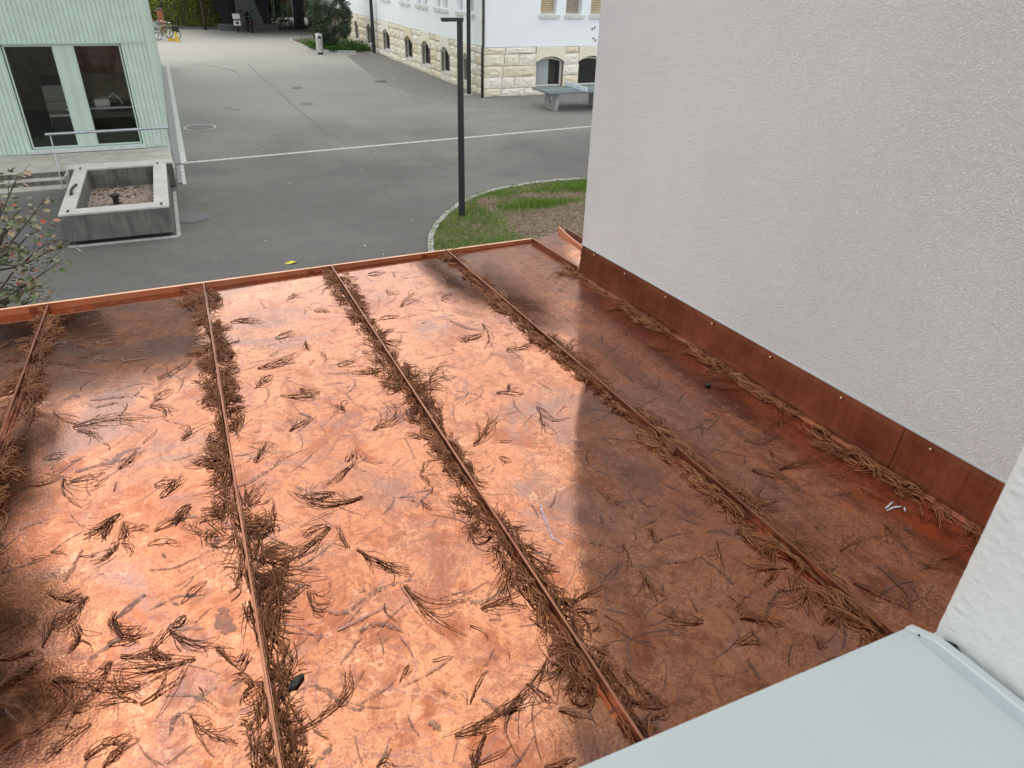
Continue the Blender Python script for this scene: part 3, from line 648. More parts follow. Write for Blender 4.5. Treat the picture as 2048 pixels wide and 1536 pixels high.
# ================================================================ WHITE SCHOOL BUILDING ON STONE BASEMENT
WX, WY = 10.86, 27.25
wb = thing('white_building', (WX, WY, 0), 'white rendered building on a rough limestone basement with arched windows', 'building')
PT = 1.745
L_OP = [(28.80, 29.62), (31.15, 32.45), (33.80, 35.25), (36.60, 38.05), (40.75, 42.25), (44.45, 45.9), (47.9, 49.0)]
L_OP = [(a+.06, b-.10) for a, b in L_OP]
R_OP = [(13.06, 14.24), (14.94, 16.0), (17.2, 18.3)]
def lface(a, z, d): return (WX + d, a, z)      # left face, looks to -x; d goes into the wall
def rface(a, z, d): return (a, WY + d, z)
def stone_mesh(k, nx=5, nz=4):
    r = random.Random(100+k); mm = MB(); g = {}
    for i in range(nx+1):
        for j in range(nz+1):
            u = i/nx - .5; v = j/nz - .5
            e = min(i, nx-i, j, nz-j)
            if e == 0: d = 0.0
            else: d = -r.uniform(.25, 1.0)
            du = 0 if i in (0, nx) else r.uniform(-.05, .05); dv = 0 if j in (0, nz) else r.uniform(-.06, .06)
            if i in (0, nx) and j not in (0, nz): du = r.uniform(-.008, .008)
            if j in (0, nz) and i not in (0, nx): dv = r.uniform(-.018, .018)
            g[i, j] = len(mm.v); mm.v.append((u+du, d, v+dv))
    for i in range(nx):
        for j in range(nz): mm.f.append((g[i, j], g[i+1, j], g[i+1, j+1], g[i, j+1]))
    ring = [(i, 0) for i in range(nx)] + [(nx, j) for j in range(nz)] + [(i, nz) for i in range(nx, 0, -1)] + [(0, j) for j in range(nz, 0, -1)]
    back = {}
    for q in ring: back[q] = len(mm.v); p = mm.v[g[q]]; mm.v.append((p[0], 1.2, p[2]))
    for a, b in zip(ring, ring[1:] + ring[:1]): mm.f.append((g[a], back[a], back[b], g[b]))
    me = bpy.data.meshes.new('stone'); me.from_pydata(mm.v, [], mm.f); me.materials.append(M['stone']); return me
STONES = [stone_mesh(k) for k in range(14)]
def stone(face, a0, a1, z0, z1):
    o = bpy.data.objects.new('stone', RNG.choice(STONES)); COL.objects.link(o); o.parent = wb
    g_ = .020; am = (a0+a1)/2; zm = (z0+z1)/2; th = .055
    if face == 'R': p = Vector((am, WY, zm)); o.rotation_euler = (0, 0, 0)
    else: p = Vector((WX, am, zm)); o.rotation_euler = (0, 0, -PI/2)
    o.location = p - ROOT[wb.name]
    o.scale = ((a1-a0-g_), th, (z1-z0-g_))
COURSES = [(0.0, .30), (.30, .71), (.71, 1.10), (1.10, 1.51), (1.51, PT)]
def lay(face, a0, a1, ops):
    for ci, (z0, z1) in enumerate(COURSES):
        a = a0; first = True; r = random.Random(50+ci)
        segs = []
        # spans between openings on this course
        cuts = []
        for o in ops:
            if z1 <= .31: continue
            if z0 >= 1.50: cuts.append((o[0]-.04, o[1]+.04))
            elif z0 >= 1.09: cuts.append((o[0]-.02, o[1]+.02))
            else: cuts.append(o)
        cur = a0
        for c in sorted(cuts) + [(a1, a1)]:
            if c[0] > cur: segs.append((cur, min(c[0], a1)))
            cur = max(cur, c[1])
            if cur >= a1: break
        for s0, s1 in segs:
            n = max(1, round((s1-s0)/r.uniform(.62, .95))); ws = [r.uniform(.6, 1.4) for _ in range(n)]; tot = sum(ws); x = s0
            for w_ in ws: x2 = x + (s1-s0)*w_/tot; stone(face, x, x2, z0, z1); x = x2
lay('R', WX, 18.9, R_OP)
lay('L', WY+.07, 52.0, L_OP)
# arch stones
def arch(face, o, zs, zc, ztop):
    T = rface if face == 'R' else lface
    e = .02 if face == 'L' else .02
    x0, x1 = o[0]-e, o[1]+e
    pts = [(x0, ztop-.005), (x0-.02, zs), (o[0], zs-.02)]
    n = 8
    for k in range(n+1):
        f = k/n; pts.append((o[0] + (o[1]-o[0])*f, zs-.02 + (zc-zs+.02)*math.sin(PI*f)**.8))
    pts += [(o[1], zs-.02), (x1+.02, zs), (x1, ztop-.005)]
    q = []
    for p in pts:
        if not q or (abs(p[0]-q[-1][0]) + abs(p[1]-q[-1][1])) > 1e-4: q.append(p)
    m = MB(); m.prism([Vector(T(a, z, -.045)) for a, z in q], Vector(T(0, 0, .35)) - Vector(T(0, 0, 0)))
    m.build('arch_stone', M['stone'], wb, 0.012)
for o in R_OP: arch('R', o, 1.24, 1.40, PT)
for o in L_OP: arch('L', o, 1.14, 1.38, PT)
# backing and core walls
m = MB()
wall_open(m, lambda a, z, d: (a, WY+.03+d, z), WX+.03, 19.0, 0, PT-.01, [(o[0], o[1], .31, 1.42) for o in R_OP], .34)
wall_open(m, lambda a, z, d: (WX+.03+d, a, z), WY+.03, 66, 0, PT-.01, [(o[0], o[1], .32, 1.40) for o in L_OP], .28)
m.build('basement_wall', M['mortar'], wb)
UR = [(13.15, 13.82, 2.86, 4.5), (14.22, 14.90, 2.86, 4.5), (15.30, 15.98, 2.86, 4.5), (16.5, 17.2, 2.86, 4.5)]
UR += [(a, b, 6.6, 8.6) for a, b, c, d in UR]
UL = [(a, b, 2.82, 4.4) for a, b in ((28.35, 29.10), (29.55, 30.25), (31.35, 32.05), (32.30, 33.0), (34.1, 34.8), (35.05, 35.75), (36.85, 37.5), (37.8, 38.45), (40.4, 41.1), (41.4, 42.1), (44.4, 45.1), (45.4, 46.1))]
UL += [(a, b, 6.6, 8.6) for a, b, c, d in UL]
m = MB()
wall_open(m, lambda a, z, d: (a, WY+.01+d, z), WX+.01, 19.0, PT, 11.6, UR, .26)
wall_open(m, lambda a, z, d: (WX+.01+d, a, z), WY+.01, 66, PT, 11.6, UL, .22)
m.quad((19, WY+.01, 0), (19, 66, 0), (19, 66, 11.6), (19, WY+.01, 11.6)); m.quad((WX+.01, 66, 0), (WX+.01, 66, 11.6), (19, 66, 11.6), (19, 66, 0))
m.build('wall', M['white'], wb)
m = MB(); m.box(WX-.012, 19, WY-.012, WY+.009, PT-.004, PT+.028); m.box(WX-.012, WX+.009, WY+.0091, 66, PT-.004, PT+.028); m.build('ledge_trim', M['ledge'], wb)
# roof with wide dark eaves
m = MB(); m.box(WX-1.15, 20.1, WY-1.15, 67, 11.6, 11.78); m.build('soffit', M['soffit'], wb)
m = MB(); e0 = (WX-1.2, WY-1.2, 11.78); rx = (WX+20.1)/2-.6
m.add([(WX-1.2, WY-1.2, 11.781), (20.2, WY-1.2, 11.781), (20.2, 67.2, 11.781), (WX-1.2, 67.2, 11.781), (rx, WY+3.6, 15.6), (rx, 62, 15.6)], [(0,1,4), (1,2,5,4), (2,3,5), (3,0,4,5), (0,3,2,1)])
m.build('roof', M['roof_tile'], wb)
# right-hand face windows with slat blinds
def win(face, o, slat=None, nsl=26, depth=.20):
    T = rface if face == 'R' else lface
    a0, a1, z0, z1 = o
    def bx(mm, p0, p1, q0, q1, d0, d1):
        A = Vector(T(p0, q0, d0)); B = Vector(T(p1, q1, d1))
        mm.box(min(A.x, B.x), max(A.x, B.x), min(A.y, B.y), max(A.y, B.y), min(A.z, B.z), max(A.z, B.z))
    f = MB(); bx(f, a0+.003, a0+.05, z0+.003, z1-.003, depth, depth+.04); bx(f, a1-.05, a1-.003, z0+.003, z1-.003, depth, depth+.04); bx(f, a0+.05, a1-.05, z0+.003, z0+.06, depth, depth+.04); bx(f, a0+.05, a1-.05, z1-.06, z1-.003, depth, depth+.04)
    w_ = f.build('window', M['winframe'], wb)
    p = MB(); p.quad(T(a0+.05, z0+.06, depth+.03), T(a1-.05, z0+.06, depth+.03), T(a1-.05, z1-.06, depth+.03), T(a0+.05, z1-.06, depth+.03)); p.build('pane', M['glass_dark'], w_)
    p = MB(); p.quad(T(a0, z0, depth+.3), T(a1, z0, depth+.3), T(a1, z1, depth+.3), T(a0, z1, depth+.3)); p.build('back_panel', M['interior'], w_)
    s = MB(); bx(s, a0-.045, a1+.10, z0-.13, z0-.008, -.07, depth-.01); s.build('sill', M['sillstone'], w_)
    if slat:
        for k in range(nsl):
            zz = z0 + .05 + k*.062
            if zz > z1 - .05: break
            b = MB(); bx(b, a0+.01, a1-.09, zz, zz+.05, depth-.045, depth-.02); b.build('slat', slat, w_)
win('R', UR[0], M['slat'], 16); win('R', UR[1], M['slat_dark'], 16); win('R', UR[2], M['slat'], 16); win('R', UR[3], M['slat'], 16)
for o in UR[4:]: win('R', o)
for o in UL: win('L', o, depth=.16)
def basement_win(face, o, z0, zs, zc, dep, bright=False):
    T = rface if face == 'R' else lface
    a0, a1 = o
    def curve(e):
        n = 8; return [(a0+e + (a1-a0-2*e)*k/n, zs-.02 + (zc-zs+.0-e)*math.sin(PI*k/n)**.8) for k in range(n+1)]
    out = [(a0+.004, z0), *[(a, z) for a, z in curve(.004)], (a1-.004, z0)]
    inn = [(a0+.07, z0+.05), *[(a, z) for a, z in curve(.07)], (a1-.07, z0+.05)]
    f = MB(); n = len(out); vs = [T(a, z, dep) for a, z in out] + [T(a, z, dep) for a, z in inn] + [T(a, z, dep+.05) for a, z in out] + [T(a, z, dep+.05) for a, z in inn]
    fs = []
    for k in range(n):
        k2 = (k+1) % n
        fs += [(k, k2, n+k2, n+k), (n+k, n+k2, 3*n+k2, 3*n+k), (2*n+k, 3*n+k, 3*n+k2, 2*n+k2), (k, 2*n+k, 2*n+k2, k2)]
    f.add(vs, fs); w_ = f.build('arched_window', M['winframe'], wb)
    p = MB(); p.add([T(a, z, dep+.03) for a, z in inn], [tuple(range(n))]); p.build('pane', M['glass'] if bright else M['glass_dark'], w_)
    p = MB(); p.quad(T(a0, z0, dep+.5), T(a1, z0, dep+.5), T(a1, zc+.1, dep+.5), T(a0, zc+.1, dep+.5)); p.build('back_panel', M['interior'], w_)
    if face == 'R': return w_
    s = MB(); A = Vector(T(a0+.003, z0-.10, -.03)); B = Vector(T(a1-.003, z0-.003, dep))
    s.box(min(A.x, B.x), max(A.x, B.x), min(A.y, B.y), max(A.y, B.y), A.z, B.z); s.build('sill', M['sillstone'], w_)
    return w_
for k, o in enumerate(R_OP):
    w_ = basement_win('R', o, .312, 1.22, 1.385, .16, k == 0)
    if k == 0:
        m = MB()
        pts = []
        for q in range(45):
            f = q/44; pts.append((o[0]+.08 + .62*f, WY+.36 + .035*math.sin(q*1.35)))
        vs = [(a, y, .33) for a, y in pts] + [(a, y, 1.36) for a, y in pts]
        m.add(vs, [(q, q+1, 45+q+1, 45+q) for q in range(44)]); m.build('curtain', M['curtain'], w_)
for o in L_OP: basement_win('L', o, .36, 1.12, 1.365, .14)
# downpipe at the corner
dp = thing('downpipe', (WX-.10, WY-.08, 0), 'dark downpipe at the corner of the white building', 'downpipe')
m = MB(); m.tube([(WX-.11, WY-.09, .0), (WX-.11, WY-.09, 1.68), (WX-.06, WY-.05, 1.86), (WX-.06, WY-.05, 11.6)], .052, 10); m.build('pipe', M['downpipe'], dp, smooth=True)
for zz in (.9, 2.6, 5): m = MB(); m.cyl((WX-.11 if zz < 1.7 else WX-.06, WY-.09 if zz < 1.7 else WY-.05), .062, zz, zz+.04, 12); m.build('bracket', M['downpipe'], dp)
# flaked plaster spots near the grey wall
m = MB()
for (a, z) in ((15.42, 2.35), (15.52, 2.40), (15.60, 1.95), (15.5, 2.02)): m.add([(a-.05, WY+.006, z-.03), (a+.04, WY+.006, z-.04), (a+.06, WY+.006, z+.02), (a, WY+.006, z+.05)], [(0,1,2,3)])
m.build('flaked_spot', M['shelter'], wb, kind='stuff')

# ================================================================ LAMP POSTS
def lamp(x, y, h, r, label, head, arm=-.30, base=True):
    t = thing('street_lamp', (x, y, 0), label, 'street lamp', 'dark lamp posts in the yard')
    m = MB(); m.tube([(x, y, 0 if not base else .02), (x, y, h*.45), (x, y, h)], [r, r*.92, r*.80], 14); m.build('post', M['black_metal'], t, smooth=False)
    if base: m = MB(); m.box(x-.17, x+.17, y-.17, y+.17, .0, .03); m.build('base_plate', M['line'], t, 0.004)
    if head:
        m = MB(); m.box(x+arm, x+.06, y-.045, y+.045, h-.055, h+.005); m.build('lamp_arm', M['black_metal'], t, 0.012)
        m = MB(); m.box(x+arm+.02, x+arm+.17, y-.035, y+.035, h-.062, h-.056); m.build('lamp_lens', M['winframe'], t)
    return t
lamp(4.78, 13.16, 3.545, .066, 'slim black lamp post with flat arm standing in the grass bed', True, -.34, False)
lamp(10.52, 28.0, 5.0, .085, 'dark lamp post beside the white building corner', True, -.4)
lamp(10.62, 43.4, 5.2, .10, 'far dark lamp post beside the white building near the shrub', True, -.4)

# ================================================================ TABLE TENNIS TABLE
tt = thing('table_tennis_table', (13.2, 24.2, 0), 'grey outdoor table tennis table on concrete legs', 'table')
m = MB(); m.box(11.79, 14.60, 23.45, 24.93, .59, .65); m.build('tabletop', M['table'], tt, 0.006)
m = MB(); m.box(11.83, 14.56, 24.18, 24.20, .651, .654); m.build('centre_line', M['netm'], tt)
m = MB(); m.box(13.17, 13.21, 23.36, 25.02, .652, .80); m.build('net', M['netm'], tt, 0.004)
def leg(xc):
    n = 20; o = []; i_ = []
    hw, hh = .46, .59
    for k in range(n):
        a = 2*PI*k/n; c, s = math.cos(a), math.sin(a)
        q = max(abs(c)/hw, abs(s)/(hh/2)); o.append((24.19 + c/q, hh/2 + s/q))
        i_.append((24.19 + .17*np.sign(c)*abs(c)**.8, .34 + .13*np.sign(s)*abs(s)**.8))
    vs = []
    for xx in (xc-.05, xc+.05): vs += [(xx, y, max(0, z)) for y, z in o] + [(xx, y, z) for y, z in i_]
    fs = []
    for k in range(n):
        k2 = (k+1) % n
        fs += [(k, n+k, n+k2, k2), (2*n+k, 2*n+k2, 3*n+k2, 3*n+k), (k, k2, 2*n+k2, 2*n+k), (n+k, 3*n+k, 3*n+k2, n+k2)]
    m = MB(); m.add(vs, fs); m.build('leg', M['tleg'], tt)
leg(12.24); leg(14.05)

# ================================================================ GRASS BED WITH SETT KERB
KERB = [(3.25, 9.2), (3.32, 10.4), (3.54, 11.53), (3.78, 12.25), (4.10, 12.83), (4.6, 13.55), (5.20, 14.20), (5.75, 14.58), (6.31, 14.83), (6.9, 14.97), (7.42, 15.06), (8.1, 15.04), (8.72, 14.99), (10, 14.9), (11.5, 14.8)]
def resample(P, step):
    out = [Vector((*P[0], 0))]; acc = 0
    for a, b in zip(P, P[1:]):
        a = Vector((*a, 0)); b = Vector((*b, 0)); L = (b-a).length; d = step-acc
        while d <= L: out.append(a.lerp(b, d/L)); d += step
        acc = (L-(d-step))
    return out
KP = resample(KERB, .165)
kb = thing('sett_kerb', (5.2, 14.2, 0), 'curved kerb of pale granite setts round the grass bed', 'kerb')
for a, b in zip(KP, KP[1:]):
    d = (b-a).normalized(); n = Vector((d.y, -d.x, 0)); a2 = a + d*.006; b2 = b - d*.006; h = .045 + RNG.uniform(-.008, .008); j = RNG.uniform(-.006, .006)
    m = MB(); m.prism([a2 + n*(.0+j), b2 + n*(.0+j), b2 + n*(.105+j), a2 + n*(.105+j)], (0, 0, h)); m.build('sett', M['granite'], kb, 0.008)
m = MB(); P = KP; vs = [(p.x, p.y, .02) for p in P] + [(11.5, 6, .02), (3.25, 6, .02)]
m.add(vs, [tuple(range(len(vs)))]); tag(m.build('lawn_soil', M['soil']), kind='structure')
def inside(x, y):
    c = False; n = len(vs)
    for i in range(n):
        x1, y1 = vs[i][:2]; x2, y2 = vs[i-1][:2]
        if (y1 > y) != (y2 > y) and x < (x2-x1)*(y-y1)/(y2-y1)+x1: c = not c
    return c
from mathutils import noise as mn
V = []; F = []; VC = []; FC = []
for k in range(95000):
    x = RNG.uniform(3.4, 10.2); y = RNG.uniform(9.5, 15.0)
    if not inside(x, y): continue
    q = mn.noise(Vector((x*.75, y*1.05, 3.1)))*.6 + mn.noise(Vector((x*2.3, y*2.6, 7.7)))*.4
    # turf along the kerb and by the post, bare litter in the middle next to the wall
    edge = 1.0 if (y > 14.25 - max(0, 5.6-x)*1.25 or x < 5.4) else 0.0
    tuft = math.exp(-((x-6.6)**2/.9 + (y-13.35)**2/.10)) + math.exp(-((x-8.2)**2/1.2 + (y-14.2)**2/.10))
    dens = .62*edge + q*.9 + 1.2*tuft + .02
    if y < 13.2 and x > 5.6: dens -= .35
    if RNG.random() < dens:
        h = RNG.uniform(.025, .06) * (1.0 + 1.3*min(1, tuft)); a = RNG.uniform(0, 2*PI); w_ = RNG.uniform(.004, .009); lx, ly = RNG.uniform(-.04, .04), RNG.uniform(-.04, .04)
        b = len(V); ca, sa = math.cos(a)*w_, math.sin(a)*w_
        V += [(x-ca, y-sa, .02), (x+ca, y+sa, .02), (x+lx+ca*.3, y+ly+sa*.3, .02+h), (x+lx-ca*.3, y+ly-sa*.3, .02+h)]; F.append((b, b+1, b+2, b+3))
    elif RNG.random() < .34:
        s = RNG.uniform(.008, .03); a = RNG.uniform(0, 2*PI); b = len(VC); t_ = RNG.uniform(.2, .6)
        for q4 in range(4):
            aa = a + q4*PI/2; ss = s if q4 % 2 else s*t_
            VC.append((x+ss*math.cos(aa), y+ss*math.sin(aa), .024 + RNG.uniform(0, .02)))
        FC.append((b, b+1, b+2, b+3))
tag(np_mesh('grass', V, F, M['grass']), kind='stuff'); tag(np_mesh('leaf_litter', VC, FC, M['chips']), kind='stuff')
# small fallen leaves on the asphalt
LEAFME = []
for k in range(5):
    r = random.Random(k); mm = MB(); n = 7
    ring = [(math.cos(2*PI*i/n)*(.034 if i else .05)*r.uniform(.8, 1.15), math.sin(2*PI*i/n)*.022*r.uniform(.8, 1.15), r.uniform(0, .014)) for i in range(n)]
    mm.add(ring + [(0, 0, .004)], [(i, (i+1) % n, n) for i in range(n)])
    me = bpy.data.meshes.new('fallen_leaf'); me.from_pydata(mm.v, [], mm.f); me.materials.append(M['paleleaf']); LEAFME.append(me)
for k in range(48):
    for _ in range(50):
        x = RNG.uniform(.2, 9); y = 11 + 15*RNG.random()**1.5
        if not inside(x, y): break
    o = bpy.data.objects.new('fallen_leaf', RNG.choice(LEAFME)); COL.objects.link(o); o.location = (x, y, .005); o.rotation_euler = (0, 0, RNG.uniform(0, 6.28)); s = RNG.uniform(.4, .95); o.scale = (s, s, s)
    zx = 'left of the lamp post' if x < 2.6 else 'near the lamp post' if x < 4.9 else 'right of the lamp post'
    zy = 'just beyond the copper eave' if y < 13 else 'level with the grass bed' if y < 16 else 'before the pale yard line' if y < 20 else 'beyond the pale yard line'
    lab = 'small pale leaf on asphalt ' + zy + ', ' + zx
    tag(o, lab, 'leaf', lab)
m = MB(); m.add([(1.12, 11.66, .006), (1.2, 11.62, .012), (1.3, 11.64, .03), (1.33, 11.70, .01), (1.24, 11.74, .02), (1.15, 11.73, .006)], [(0,1,2,3,4,5)])
tag(m.build('yellow_leaf', M['yellowleaf']), 'bright yellow leaf on the asphalt just beyond the copper eave', 'leaf')

# ================================================================ FAR SIDE: HEDGE, SHELTER, BIKES, SCOOTERS
def leaf_cloud(n, sampler, size, elong=1.6):
    V = np.zeros((n*4, 3), np.float32); F = np.arange(n*4, dtype=np.int32).reshape(n, 4)
    for k in range(n):
        c = sampler(); a = Vector((NR.normal(), NR.normal(), NR.normal())).normalized(); b = a.orthogonal().normalized(); s = size*RNG.uniform(.55, 1.3)
        for q, (u, v) in enumerate(((-1, 0), (0, -.5), (1, 0), (0, .5))):
            p = Vector(c) + a*(u*s*elong*.5) + b*(v*s); V[k*4+q] = p
    return V, F
hd = thing('hedge', (1, 63.0, 0), 'long clipped yellow green hedge behind the parked bicycles', 'hedge')
def hs_():
    x = RNG.uniform(-9, 6.2); f = RNG.random()
    top = 2.0 + .10*math.sin(x*1.3) + .08*math.sin(x*3.7)
    if f < .55: return (x, 62.6 - abs(NR.normal())*.16 + .10*math.sin(x*5), RNG.uniform(.15, top))
    return (x, RNG.uniform(62.5, 63.8), top - abs(NR.normal())*.09)
V, F = leaf_cloud(14000, hs_, .085); np_mesh('foliage', V, F, M['hedge'], hd)
m = MB(); m.box(-9, 6.2, 62.62, 63.7, .1, 1.85); m.build('inner_growth', M['twig'], hd)
m = MB(); m.box(-9, 6, 61.75, 61.95, 0, .14); tag(m.build('planting_kerb', M['shelter']), 'low dark kerb along the foot of the far hedge', 'kerb')
def far_tree(name, x, y, h, rc, n, label, zc, size, matk, trunk_r=.10, cat='tree', fork=True, group=None):
    t = thing(name, (x, y, 0), label, cat, group)
    m = MB(); m.tube([(x, y, 0), (x+.05, y, h*.25), (x-.03, y, h*.5), (x, y, h*.8)], [trunk_r*1.25, trunk_r, trunk_r*.7, trunk_r*.25], 8); tk = m.build('trunk', M['bark'], t, smooth=True)
    if fork:
        for k in range(7):
            a = k*2.4; z0 = h*(.22+.07*k); m = MB(); m.tube([(x, y, z0), (x+.35*rc*math.cos(a), y+.35*rc*math.sin(a), z0+.25*rc), (x+.8*rc*math.cos(a), y+.8*rc*math.sin(a), z0+.5*rc)], [trunk_r*.5, trunk_r*.33, trunk_r*.12], 6); m.build('limb', M['bark'], tk, smooth=True)
    cl = [(x + NR.normal()*rc*.5, y + NR.normal()*rc*.5, zc + NR.normal()*(h-zc)*.42, rc*RNG.uniform(.22, .45)) for _ in range(26)]
    def smp():
        c = RNG.choice(cl); v = Vector((NR.normal(), NR.normal(), NR.normal())).normalized()*c[3]*(RNG.random()**.4)
        return (c[0]+v.x, c[1]+v.y, max(.25, c[2]+v.z))
    V, F = leaf_cloud(n, smp, size); np_mesh('crown', V, F, M[matk], t); return t
far_tree('small_tree', 2.75, 61.2, 5.5, 1.9, 5000, 'small dark tree with slender trunk in front of the far hedge', 3.6, .13, 'hedge', .10)
far_tree('small_tree', -1.2, 66.5, 6, 2.3, 4000, 'broad tree rising behind the far clipped hedge', 3.9, .16, 'shrub', .14)
far_tree('small_tree', 7.9, 66.5, 2.4, 1.2, 3500, 'low bright bush seen through the gap of the grey shelter', 1.2, .12, 'low', .05, 'bush', False)

bh = thing('hedge', (2, 76, 0), 'tall dark hedge closing the view far behind the shelter', 'hedge')
V, F = leaf_cloud(9000, lambda: (RNG.uniform(-14, 16), 75.5 - abs(NR.normal())*.3, RNG.uniform(0, 5.2)), .16); np_mesh('foliage', V, F, M['conifer'], bh)
m = MB(); m.box(-14, 16, 75.6, 77.4, 0, 5.0); m.build('inner_growth', M['twig'], bh)
sh = thing('bike_shelter', (5.8, 60.3, 0), 'dark grey sculptural shelter with slanted pillar and roof', 'shelter')
m = MB(); m.box(3.62, 7.72, 60.28, 61.0, 0, .43); m.build('base_block', M['shelter'], sh, 0.01)
m = MB(); m.prism([(4.98, 60.40, .428), (6.78, 60.40, .428), (6.28, 60.40, 1.95), (5.95, 60.40, 3.0), (4.98, 60.40, 3.0)], (0, .5, 0)); m.build('pillar', M['shelter'], sh, 0.008)
m = MB(); m.prism([(4.0, 61.3, .428), (4.97, 61.3, .428), (4.97, 61.3, 3.0), (3.2, 61.3, 3.0)], (0, .3, 0)); m.build('back_wall', M['shelter_dark'], sh)
m = MB(); m.prism([(6.80, 61.02, .0), (7.45, 61.02, .0), (7.15, 61.02, 3.0), (6.1, 61.02, 3.0)], (0, .3, 0)); m.build('back_wall', M['shelter_mid'], sh)
m = MB(); m.box(9.1, 9.85, 61.4, 61.8, 0, 3.0); m.build('column', M['shelter_mid'], sh)
m = MB(); m.box(9.02, 9.08, 61.36, 61.42, .9, 3.0); m.build('white_post', M['white_plastic'], sh)
m = MB(); m.box(2.1, 12.5, 54.6, 72.0, 2.95, 3.35); m.build('roof_slab', M['shelter'], sh, 0.02)
m = MB(); m.box(12.1, 12.5, 58, 66, 0, 2.998); m.build('side_wall', M['shelter_mid'], sh)
pn = thing('play_panel', (8.3, 67, 0), 'orange and yellow boards glimpsed through the shelter gap', 'board')
m = MB(); m.box(8.75, 9.25, 65.0, 65.06, 1.72, 2.6); m.build('orange_panel', M['orange'], pn)
m = MB(); m.box(7.95, 8.3, 65.0, 65.06, 1.95, 2.6); m.build('yellow_panel', M['yellow'], pn)
for xx in (8.05, 8.2, 8.8, 9.2): m = MB(); m.box(xx-.03, xx+.03, 65.07, 65.13, 0, 2.5); m.build('post', M['white_plastic'], pn)

def bicycle(loc, rz, fmat, label, group='bicycles parked in the yard', basket=None, lean=0.0):
    t = thing('bicycle', loc, label, 'bicycle', group, rz); t.rotation_euler = (lean, 0, rz)
    R = .33
    for xx in (-.52, .52):
        m = MB(); m.torus((xx, 0, R), R-.02, .02, 'y', 24, 6); wh = m.build('wheel', M['rubber'], t, local=True)
        m = MB()
        for k in range(10): a = k*PI/5; m.tube([(xx, 0, R), (xx+.3*math.cos(a), 0, R+.3*math.sin(a))], .003, 3, False)
        m.cyl((xx, 0), .02, R-.02, R+.02, 8); m.build('spokes', M['chrome'], wh, local=True)
    m = MB()
    bb, st, ht, hb = (-.08, 0, .30), (-.24, 0, .78), (.36, 0, .82), (.40, 0, .68)
    for a, b, r in ((bb, st, .017), (st, ht, .017), (bb, hb, .02), ((-.52, 0, R), bb, .012), ((-.52, 0, R), st, .010), (ht, hb, .02), (hb, (.52, 0, R), .014)): m.tube([a, b], r, 6)
    m.build('frame', fmat, t, local=True)
    m = MB(); m.tube([st, (-.27, 0, .90)], .013, 6); m.tube([(-.40, 0, .92), (-.27, 0, .925), (-.12, 0, .92)], [.07, .055, .02], 8); m.build('saddle', M['black_plastic'], t, local=True)
    m = MB(); m.tube([ht, (.35, 0, .96)], .012, 6); m.tube([(.24, -.28, .97), (.36, -.15, .98), (.36, .15, .98), (.24, .28, .97)], .013, 6); m.build('handlebar', M['chrome'], t, local=True)
    m = MB(); m.torus((-.08, 0, .30), .085, .008, 'y', 16, 4); m.tube([(-.08, .04, .30), (.04, .05, .18)], .009, 5); m.tube([(-.08, -.04, .30), (-.2, -.05, .42)], .009, 5); m.build('crank', M['chrome'], t, local=True)
    m = MB(); m.box(-.74, -.38, -.06, .06, .70, .72); m.build('carrier', M['black_metal'], t, local=True)
    if basket == 'bag': m = MB(); m.box(.38, .78, -.14, .14, .45, .82); m.build('pannier', M['black_plastic'], t, 0.03, local=True)
    if basket == 'child': m = MB(); m.box(-.70, -.36, -.17, .17, .73, 1.12); m.build('child_seat', M['red_paint'], t, 0.04, local=True)
    return t
bicycle((0.05, 52.95, 0), 0, M['bike_green'], 'lime green bicycle with black front bag beside the metal rack', basket='bag')
bicycle((-.15, 53.7, 0), .12, M['bike_grey'], 'grey bicycle with a red seat behind the lime green one', basket='child')
bicycle((-.35, 54.5, 0), -.1, M['bike_black'], 'black bicycle leaning furthest back in the left rack', lean=.06)
bicycle((7.95, 60.9, 0), .9, M['bike_black'], 'black bicycle parked left of the others right of the pillar')
bicycle((8.75, 61.0, 0), 1.25, M['bike_grey'], 'grey bicycle parked in the middle right of the pillar')
bicycle((9.45, 60.9, 0), 1.5, M['bike_black'], 'black bicycle parked next to the olive shrub')
bicycle((7.35, 61.6, .0), .4, M['bike_black'], 'dark bicycle half hidden behind the grey base block')
rk = thing('bike_rack', (-.4, 52.9, 0), 'galvanised ladder shaped bicycle rack by the green building', 'bike rack')
m = MB()
for xx in (-.78, -.22): m.tube([(xx, 52.75, 0), (xx-.05, 52.95, 1.15)], .025, 6)
m.build('upright', M['steel'], rk)
for k in range(6): m = MB(); m.tube([(-.78-.01*k, 52.78+.035*k, .15+.18*k), (-.22-.01*k, 52.78+.035*k, .15+.18*k)], .016, 6); m.build('rung', M['steel'], rk)
m = MB(); m.box(-.86, -.24, 52.97, 53.0, .62, .98); m.build('panel', M['steel'], rk)
m = MB(); m.add([(-.9, 52.0, .005), (.72, 51.7, .005), (.74, 51.82, .005), (-.9, 52.14, .005)], [(0,1,2,3)]); tag(m.build('bay_line', M['yellow']), kind='structure')
ws = thing('wheel_stop', (.6, 52.2, 0), 'yellow wedge shaped wheel stop at the end of the bay', 'wheel stop')
m = MB(); m.prism([(.50, 51.75, 0), (.80, 51.75, 0), (.62, 51.9, .55), (.52, 51.9, .55)], (0, .14, 0)); m.build('wedge', M['yellow'], ws)
m = MB(); m.box(.1, .48, 52.3, 52.5, 0, .16); m.build('foot', M['yellow'], ws)
ck = thing('brick_pier', (-.1, 58.5, 0), 'small red brick pier standing before the far hedge', 'pier')
m = MB(); m.box(-.25, .12, 58.3, 58.65, 0, 1.42); m.build('shaft', M['brickred'], ck)
m = MB(); m.box(-.3, .17, 58.25, 58.7, 1.42, 1.5); m.build('cap', M['concrete'], ck)

